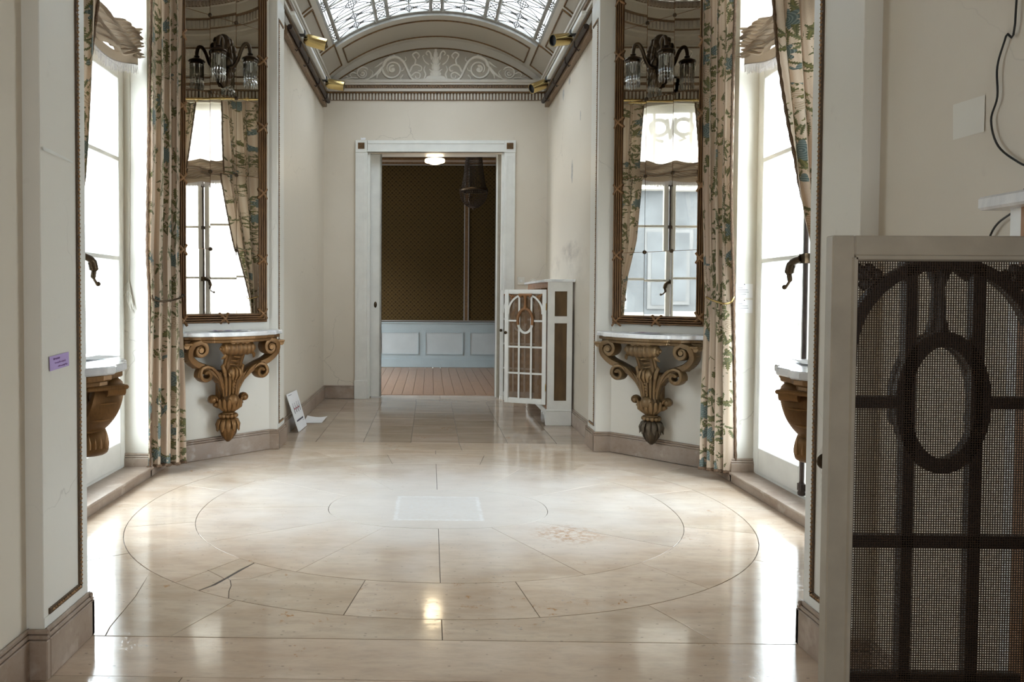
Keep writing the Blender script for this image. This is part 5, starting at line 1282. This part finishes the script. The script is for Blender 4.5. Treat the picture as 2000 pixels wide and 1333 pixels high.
def make_cabinet(label, xw, xf, yn, fy, length, height, worn):
    t = empty('radiator_cabinet', (0, 0, 0)); tag(t, label, 'cabinet', 'radiator cabinets with marble shelves'); Y = lambda l: yn + fy * l
    mt = M['cabw']
    MB().box(xf - .035, Y(-.03), height - .001, xw + .02, Y(length + .02), height + .022).build('marble_shelf', M['marble'], t, smooth=0, bevel=.004)
    e = MB()                                                 # end panel facing along the corridor
    for x0, x1, z0, z1 in ((xf, xf + .058, .137, height - .001), (xw - .045, xw, .137, height - .001), (xf + .058, xw - .045, height - .08, height - .001), (xf + .058, xw - .045, .885, .945), (xf + .058, xw - .045, .137, .215)): e.box(x0, Y(0), z0, x1, Y(.022), z1)
    ep = e.build('end_frame', mt, t, smooth=0)
    MB().box(xf + .05, Y(.012), .2, xw - .04, Y(.016), height - .07).build('woven_panel', M['cane'], ep, smooth=0)
    MB().box(xf - .010, Y(-.006), 0, xw, Y(.03), .125).build('plinth', mt, t, smooth=0, bevel=.003); MB().box(xf - .012, Y(-.010), .125, xw, Y(.03), .137).build('plinth_moulding', mt, t, smooth=0, bevel=.003)
    br = MB(); br.prism([(.03, .0), (.05, .0), (.07, .03), (.12, .07), (.2, .09), (length - .2, .09), (length - .12, .07), (length - .07, .03), (length - .05, 0), (length, 0), (length, .135), (.03, .135)], lambda a, b, h: (xf - .008 + h, Y(a), b), 0, .018); br.build('apron', mt, t, smooth=0)
    MB().box(xf, Y(.022), .137, xf + .02, Y(.045), height).build('corner_post', M['brownwood'], t, smooth=0)
    MB().box(xf, Y(length - .05), 0, xf + .02, Y(length - .02), height).build('corner_post', M['brownwood'], t, smooth=0)
    MB().box(xf, Y(length - .02), 0, xw, Y(length), height).build('end_board', M['brownwood'], t, smooth=0)
    MB().box(xf + .001, Y(.045), height - .05, xf + .02, Y(length - .05), height - .001).build('head_rail', M['brownwood'], t, smooth=0); MB().box(xf + .001, Y(.045), .137, xf + .02, Y(length - .05), .165).build('bottom_rail', M['brownwood'], t, smooth=0)
    for k in range(1, 3): MB().box(xf, Y(length * k / 3 - .015), .165, xf + .02, Y(length * k / 3 + .015), height - .05).build('mullion', M['brownwood'], t, smooth=0)
    r_ = MB()                                                # radiator ribs inside
    for k in range(14):
        yk = Y(.14 + (length - .3) * k / 13); r_.bar((xf + .12, yk, .16), (xf + .12, yk, 1.0), .05, .12, up=(1, 0, 0))
    r_.build('radiator', M['darkwood'], t, smooth=0)
    return t
cab = make_cabinet('cream radiator cabinet with open grille doors by the doorway', 1.178, .968, 6.245, 1, 1.30, 1.24, False)
make_door(cab, (.962, 6.282, .175), (-.905, .40), 1); make_door(cab, (.962, 6.712, .175), (-.91, .41), 1)
cab2 = make_cabinet('radiator cabinet at the right edge, its dark grille door wide open', 1.178, .935, 1.245, -1, 1.30, 1.256, True)
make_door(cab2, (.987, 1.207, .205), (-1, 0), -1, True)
c = MB(); c.tube([(1.05, 6.9, .0), (1.05, 6.9, .09)], .018, 10); c.tube([(1.05, 7.0, .0), (1.05, 7.0, .09)], .018, 10); c.build('pipe', M['trimw'], cab)

# ------------------------------------------------------------------ picture rails, tracks and brass spots
for s in (-1, 1):
    t = empty('picture_rail', (0, 0, 0)); tag(t, 'brown picture rail with hooks along the %s corridor wall' % SIDE[s], 'rail', 'picture rails under the cornice'); x = s * 1.135
    MB().tube([(x, 5.60, 3.175), (x, 7.72, 3.175)], .021, 10).build('rod', M['iron'], t); MB().box(s*1.2, 5.6, 3.12, s*1.155, 7.74, 3.19).build('batten', M['cornice_brown'], t, smooth=0, bevel=.004)
    for y in (5.95, 6.35, 6.95, 7.45): MB().tube([(x - s*.0, y, 3.20), (x - s * .026, y, 3.18), (x - s * .02, y, 3.14), (x + s * .012, y, 3.11), (x + s * .03, y, 3.13)], .006, 6).build('hook', M['iron'], t)
    for (y0, y1) in ((5.47, 5.86), (5.98, 7.08)):
        t = empty('light_track', (0, 0, 0)); tag(t, ('short' if y1 < 6 else 'long') + ' white lighting track under the %s cornice' % SIDE[s], 'light track', 'white lighting tracks')
        MB().box(s*1.105, y0, 3.215, s*1.07, y1, 3.245).build('track', M['trimw'], t, smooth=0, bevel=.003); MB().box(s*1.108, y1, 3.208, s*1.062, y1 + .05, 3.25).build('end_cap', M['black'], t, smooth=0, bevel=.004)
        d = Vector((-s * .86, .10 if s < 0 else -.42, -.22)).normalized(); y = y1 + .03
        if y1 > 6.5: d = Vector((-s * .9, .02 if s < 0 else -.35, -.14 if s < 0 else -.42)).normalized()
        sp = empty('spotlight', (0, 0, 0)); tag(sp, '%s brass spotlight under the %s cornice' % ('nearer' if y1 < 6 else 'farther', SIDE[s]), 'spotlight', 'brass spotlights')
        y += .045; p = Vector((s * 1.075, y, 3.20)); q = p + d * .17; Rr = d.to_track_quat('Z', 'X').to_matrix().to_4x4(); Mx = Matrix.Translation(p) @ Rr
        b = MB(Mx); b.lathe([(.002, -.012), (.03, -.006), (.046, .02), (.048, .03), (.048, .175), (.044, .175), (.044, .15), (.001, .148)], 28); b.build('housing', M['brass'], sp, smooth=35)
        b = MB(Mx); b.lathe([(.001, .149), (.0435, .152), (.0435, .172), (.04, .172), (.038, .155), (.001, .154)], 24); b.build('lamp_ring', M['black'], sp, smooth=35)
        MB().tube([p + Vector((0, 0, .02)), p + Vector((s * .01, 0, -.0)) + d * .05], .009, 8).build('bracket', M['black'], sp)

# ------------------------------------------------------------------ small things
t = empty('light_switch', (.932, YFAR, 1.285)); tag(t, 'square ivory light switch on the wall beside the doorway', 'switch')
MB().box(-.038, -.009, -.042, .042, 0, .042).build('plate', M['switchw'], t, smooth=0, bevel=.004); MB().box(-.014, -.014, -.016, .016, -.006, .016).build('rocker', M['trimw'], t, smooth=0, bevel=.003)
t = empty('wall_dial', (1.06, YFAR, 1.265)); tag(t, 'round ivory dial behind the cabinet shelf', 'dial')
MB().lathe([(.001, .03), (.020, .03), (.024, .024), (.026, .012), (.042, .010), (.044, .0)], 24).build('body', M['switchw'], t, rot=(pi / 2, 0, 0))
t = empty('information_card', (0, 0, 0)); tag(t, 'white card with red and black print leaning on the left baseboard', 'card')
c00, c10, c11, c01 = Vector((-1.108, 5.835, .003)), Vector((-1.096, 6.15, .003)), Vector((-1.172, 6.08, .315)), Vector((-1.182, 5.70, .325))
nrm = (c10 - c00).cross(c01 - c00).normalized(); nrm = nrm if nrm.x > 0 else -nrm
def cp(a, b, h=0): return c00.lerp(c10, a).lerp(c01.lerp(c11, a), b) + nrm * h
c = MB(); c.add([cp(0,0), cp(1,0), cp(1,1), cp(0,1)] + [cp(0,0,.004), cp(1,0,.004), cp(1,1,.004), cp(0,1,.004)], [(0,3,2,1),(4,5,6,7),(0,1,5,4),(1,2,6,5),(2,3,7,6),(3,0,4,7)]); c.build('board', M['paper'], t, smooth=0)
c = MB(); c2 = MB()
for k in range(4):                                           # little figures in a row joined by red arrows
    a = .20 + .2 * k; hh = .10 if k % 2 else .06
    c.quad(cp(a, .44 + hh*.3, .005), cp(a + .045, .44 + hh*.3, .005), cp(a + .03, .70 - hh*.2, .005), cp(a + .01, .70 - hh*.2, .005)); c.quad(cp(a + .008, .71 - hh*.2, .005), cp(a + .034, .71 - hh*.2, .005), cp(a + .034, .745 - hh*.2, .005), cp(a + .008, .745 - hh*.2, .005))
    if k < 3: c2.quad(cp(a + .06, .565, .005), cp(a + .17, .565, .005), cp(a + .17, .59, .005), cp(a + .06, .59, .005)); c2.quad(cp(a + .10, .55, .005), cp(a + .13, .55, .005), cp(a + .13, .605, .005), cp(a + .10, .605, .005))
rr = random.Random(2); a = .14
while a < .84:
    ww = rr.uniform(.012, .03); c.quad(cp(a, .245, .005), cp(a + ww, .245, .005), cp(a + ww, .285 + rr.choice((0, .012)), .005), cp(a, .285, .005)); a += ww + .010
c.quad(cp(.10, .945, .005), cp(.42, .945, .005), cp(.42, .955, .005), cp(.10, .955, .005)); c.quad(cp(.72, .20, .005), cp(.86, .20, .005), cp(.86, .21, .005), cp(.72, .21, .005))
c.build('printing', M['ink'], t, smooth=0, recalc=False); c2.build('arrows', M['red'], t, smooth=0, recalc=False)
t = empty('paper_sheet', (0, 0, 0)); tag(t, 'blank white sheet lying on the corridor floor by the card', 'paper')
A, B, C_, D_ = Vector((-1.14, 6.26, .003)), Vector((-.985, 6.28, .003)), Vector((-.975, 6.56, .003)), Vector((-1.165, 6.60, .003))
MB().grid(lambda p, q: A.lerp(B, p).lerp(D_.lerp(C_, p), q) + Vector((0, 0, .012 * (2*p - 1) ** 2 * q)), 8, 4).build('sheet', M['paper'], t, recalc=False)

t = empty('sticky_note', (-1.147, 2.133, .905)); tag(t, 'purple handwritten note taped on the left pillar', 'note')
MB().box(0, -.055, -.021, .0012, .055, .021).build('sheet', M['note'], t, smooth=0, rot=(.06, 0, 0))
c = MB(); rr = random.Random(5)
for row, (y0, y1) in enumerate(((-.036, .000), (-.03, .034), (-.012, .044))):   # handwriting in three lines
    P = []; k = 40
    for i in range(k + 1): P.append((.0018, lerp(y0, y1, i / k), .011 - row * .012 + .0035 * sin(i * 1.5 + row) * rr.uniform(.3, 1.0)))
    c.tube(P, .0005, 4)
c.build('handwriting', M['violet'], t, smooth=0, rot=(.06, 0, 0), recalc=False)
for k, (z0, z1, what) in enumerate(((1.108, 1.192, 'upper'), (1.018, 1.096, 'lower'))):
    t = empty('wall_label', (0, 0, 0)); tag(t, '%s white text label on the jamb of the right window' % what, 'label', 'text labels on the window jamb')
    MB().box(1.783, 4.3675, z0, 1.884, 4.3692, z1).build('card', M['paper'], t, smooth=0)
    c = MB()
    for q in range(4 if k == 0 else 3): c.quad((1.793, 4.3672, z1 - .022 - q * .013), (1.793 + (.03, .062, .066, .05)[q], 4.3672, z1 - .022 - q * .013), (1.793 + (.03, .062, .066, .05)[q], 4.3672, z1 - .0245 - q * .013), (1.793, 4.3672, z1 - .0245 - q * .013))
    c.build('printing', M['facade_light'], t, smooth=0, recalc=False); MB().ball((1.834, 4.367, z1 - .003), .003).build('pin', M['ink'], t)
t = empty('wall_cable', (0, 0, 0)); tag(t, 'thin black cable hanging in a loop on the right wall', 'cable')
MB().tube(catmull([(1.192, 1.58, 2.5), (1.192, 1.57, 1.74), (1.192, 1.596, 1.67), (1.192, 1.618, 1.612), (1.192, 1.616, 1.545), (1.192, 1.632, 1.498), (1.192, 1.61, 1.437), (1.192, 1.552, 1.39), (1.192, 1.50, 1.36), (1.19, 1.53, 1.335), (1.19, 1.555, 1.31), (1.19, 1.56, 1.29), (1.19, 1.60, 1.27), (1.192, 1.625, 1.245), (1.192, 1.64, 1.20)], 6), .0022, 6).build('wire', M['black'], t)
t = MB().quad((1.1985, 1.660, 1.562), (1.1985, 1.760, 1.566), (1.1985, 1.757, 1.482), (1.1985, 1.660, 1.480)).build('paint_patch', M['panel'], bpy.data.objects['wall_vestibule_right'], smooth=0, recalc=False)
t = MB().quad((-1.1468, 2.052, 1.526), (-1.1468, 2.225, 1.514), (-1.1468, 2.225, 1.508), (-1.1468, 2.052, 1.514)).build('tape_strip', M['trimw'], bpy.data.objects['wall_pier_near_left'], smooth=0, recalc=False)
c = MB(); nz_ = random.Random(3)
for (y, z, ry, rz_) in ((6.44, 2.22, .045, .12), (6.10, 2.62, .02, .05), (6.9, 3.02, .05, .06), (6.6, 3.06, .06, .04)):
    P = [(1.1988, y + ry * cos(2*pi*i/12) * nz_.uniform(.5, 1), z + rz_ * sin(2*pi*i/12) * nz_.uniform(.6, 1)) for i in range(12)]; c.add(P, [tuple(range(12))])
c.build('peeling_patch', M['peel'], bpy.data.objects['wall_corridor_right'], smooth=0, recalc=False)
c = MB(); c.add([(-.80 + .05 * i / 6, YFAR - .002, 2.80 + .03 * nz_.random()) for i in range(7)] + [(-.80 + .05 * (6 - i) / 6, YFAR - .002, 2.795) for i in range(7)], [tuple(range(14))]); c.build('paper_scrap', M['paper'], bpy.data.objects['wall_far'], smooth=0, recalc=False)

# ------------------------------------------------------------------ lamp and chandelier of the next room
t = empty('ceiling_lamp', (.0, 8.40, 2.68)); tag(t, 'lit round two-tiered lamp hanging just inside the next room', 'ceiling lamp')
MB().lathe([(.001, .016), (.113, .016), (.116, .010), (.116, -.012), (.112, -.018), (.001, -.018)], 32).build('upper_tier', M['lamp'], t, smooth=30); MB().lathe([(.001, -.018), (.060, -.018), (.060, -.032), (.054, -.038), (.001, -.038)], 32).build('lower_tier', M['lamp'], t, smooth=30)
MB().lathe([(.008, .012), (.008, .60), (.05, .605), (.05, .62)], 16).build('stem', M['trimw'], t)
cl = bpy.data.lights.new('lamp_glow', 'POINT'); cl.energy = 3; cl.color = (1, .82, .55); cl.shadow_soft_size = .1; lo = bpy.data.objects.new('lamp_glow', cl); COL.objects.link(lo); lo.parent = t; lo.location = (0, 0, -.1)
t = empty('chandelier', (.515, 9.5, 2.50)); tag(t, 'dim bead chandelier with a round basket in the next room', 'chandelier')
MB().lathe([(.180, -.012), (.188, 0), (.188, .016), (.176, .02), (.174, -.008)], 36).build('rim', M['bronze'], t)
c = MB()
for k in range(40):
    a = 2 * pi * k / 40
    for i in range(26):
        q = i / 25; rr_ = lerp(.175, .095, q ** .55); c.lathe([(.0005, -.0095), (.0078, 0), (.0005, .0095)], 5, (rr_ * cos(a), rr_ * sin(a), .02 + .5 * q))
c.build('upper_strands', M['crystal_dark'], t, smooth=0, recalc=False, kind='stuff')
c = MB()
for k in range(40):
    a = 2 * pi * k / 40
    for i in range(13):
        q = i / 12 * pi / 2 * .94; c.lathe([(.0005, -.010), (.0085, 0), (.0005, .010)], 5, (.180 * cos(q) * cos(a), .180 * cos(q) * sin(a), -.01 - .215 * sin(q)))
c.build('basket_strands', M['crystal_dark'], t, smooth=0, recalc=False, kind='stuff')
MB().lathe([(.001, -.26), (.012, -.25), (.020, -.235), (.012, -.22), (.03, -.21)], 14).build('finial', M['bronze'], t); MB().lathe([(.05, .53), (.10, .52), (.10, .50), (.05, .49)], 24).build('crown', M['bronze'], t); MB().tube([(0, 0, .5), (0, 0, .80)], .008, 6).build('chain', M['bronze'], t)

# ------------------------------------------------------------------ beyond the windows
for s in (-1, 1):
    t = empty('balustrade', (0, 0, 0)); tag(t, 'pale terrace balustrade outside the %s window' % SIDE[s], 'balustrade', 'terrace balustrades'); x = s * 5.2
    MB().box(x - .09, -2, .78, x + .09, 11, .88).build('rail', M['concrete'], t, smooth=0); MB().box(x - .1, -2, -.12, x + .1, 11, .05).build('plinth', M['concrete'], t, smooth=0)
    first = None
    for k in range(52):
        if first is None: first = MB().lathe([(.06, .05), (.06, .09), (.035, .12), (.07, .28), (.06, .38), (.032, .58), (.05, .70), (.06, .78)], 10).build('baluster', M['concrete'], t, loc=(x, -1.9 + .25 * k, 0))
        else: b = first.copy(); COL.objects.link(b); b.location = (x, -1.9 + .25 * k, 0)
t = empty('neighbour_house', (0, 0, 0)); tag(t, 'slate grey house front beyond the left window', 'building')
MB().box(-16, -4, -.2, -13, 12, 3.9).build('wall', M['facade'], t, smooth=0)
for k in range(6):
    f_ = MB().box(-13.0, -3 + 2.5 * k, .9, -12.94, -1.7 + 2.5 * k, 2.9).build('window', M['facade_light'], t, smooth=0); MB().box(-12.95, -2.9 + 2.5 * k, 1.0, -12.93, -1.8 + 2.5 * k, 2.8).build('pane', M['facade'], f_, smooth=0)
MB().box(-16.2, -4.2, 3.9, -12.7, 12.2, 4.1).build('roof', M['concrete'], t, smooth=0)
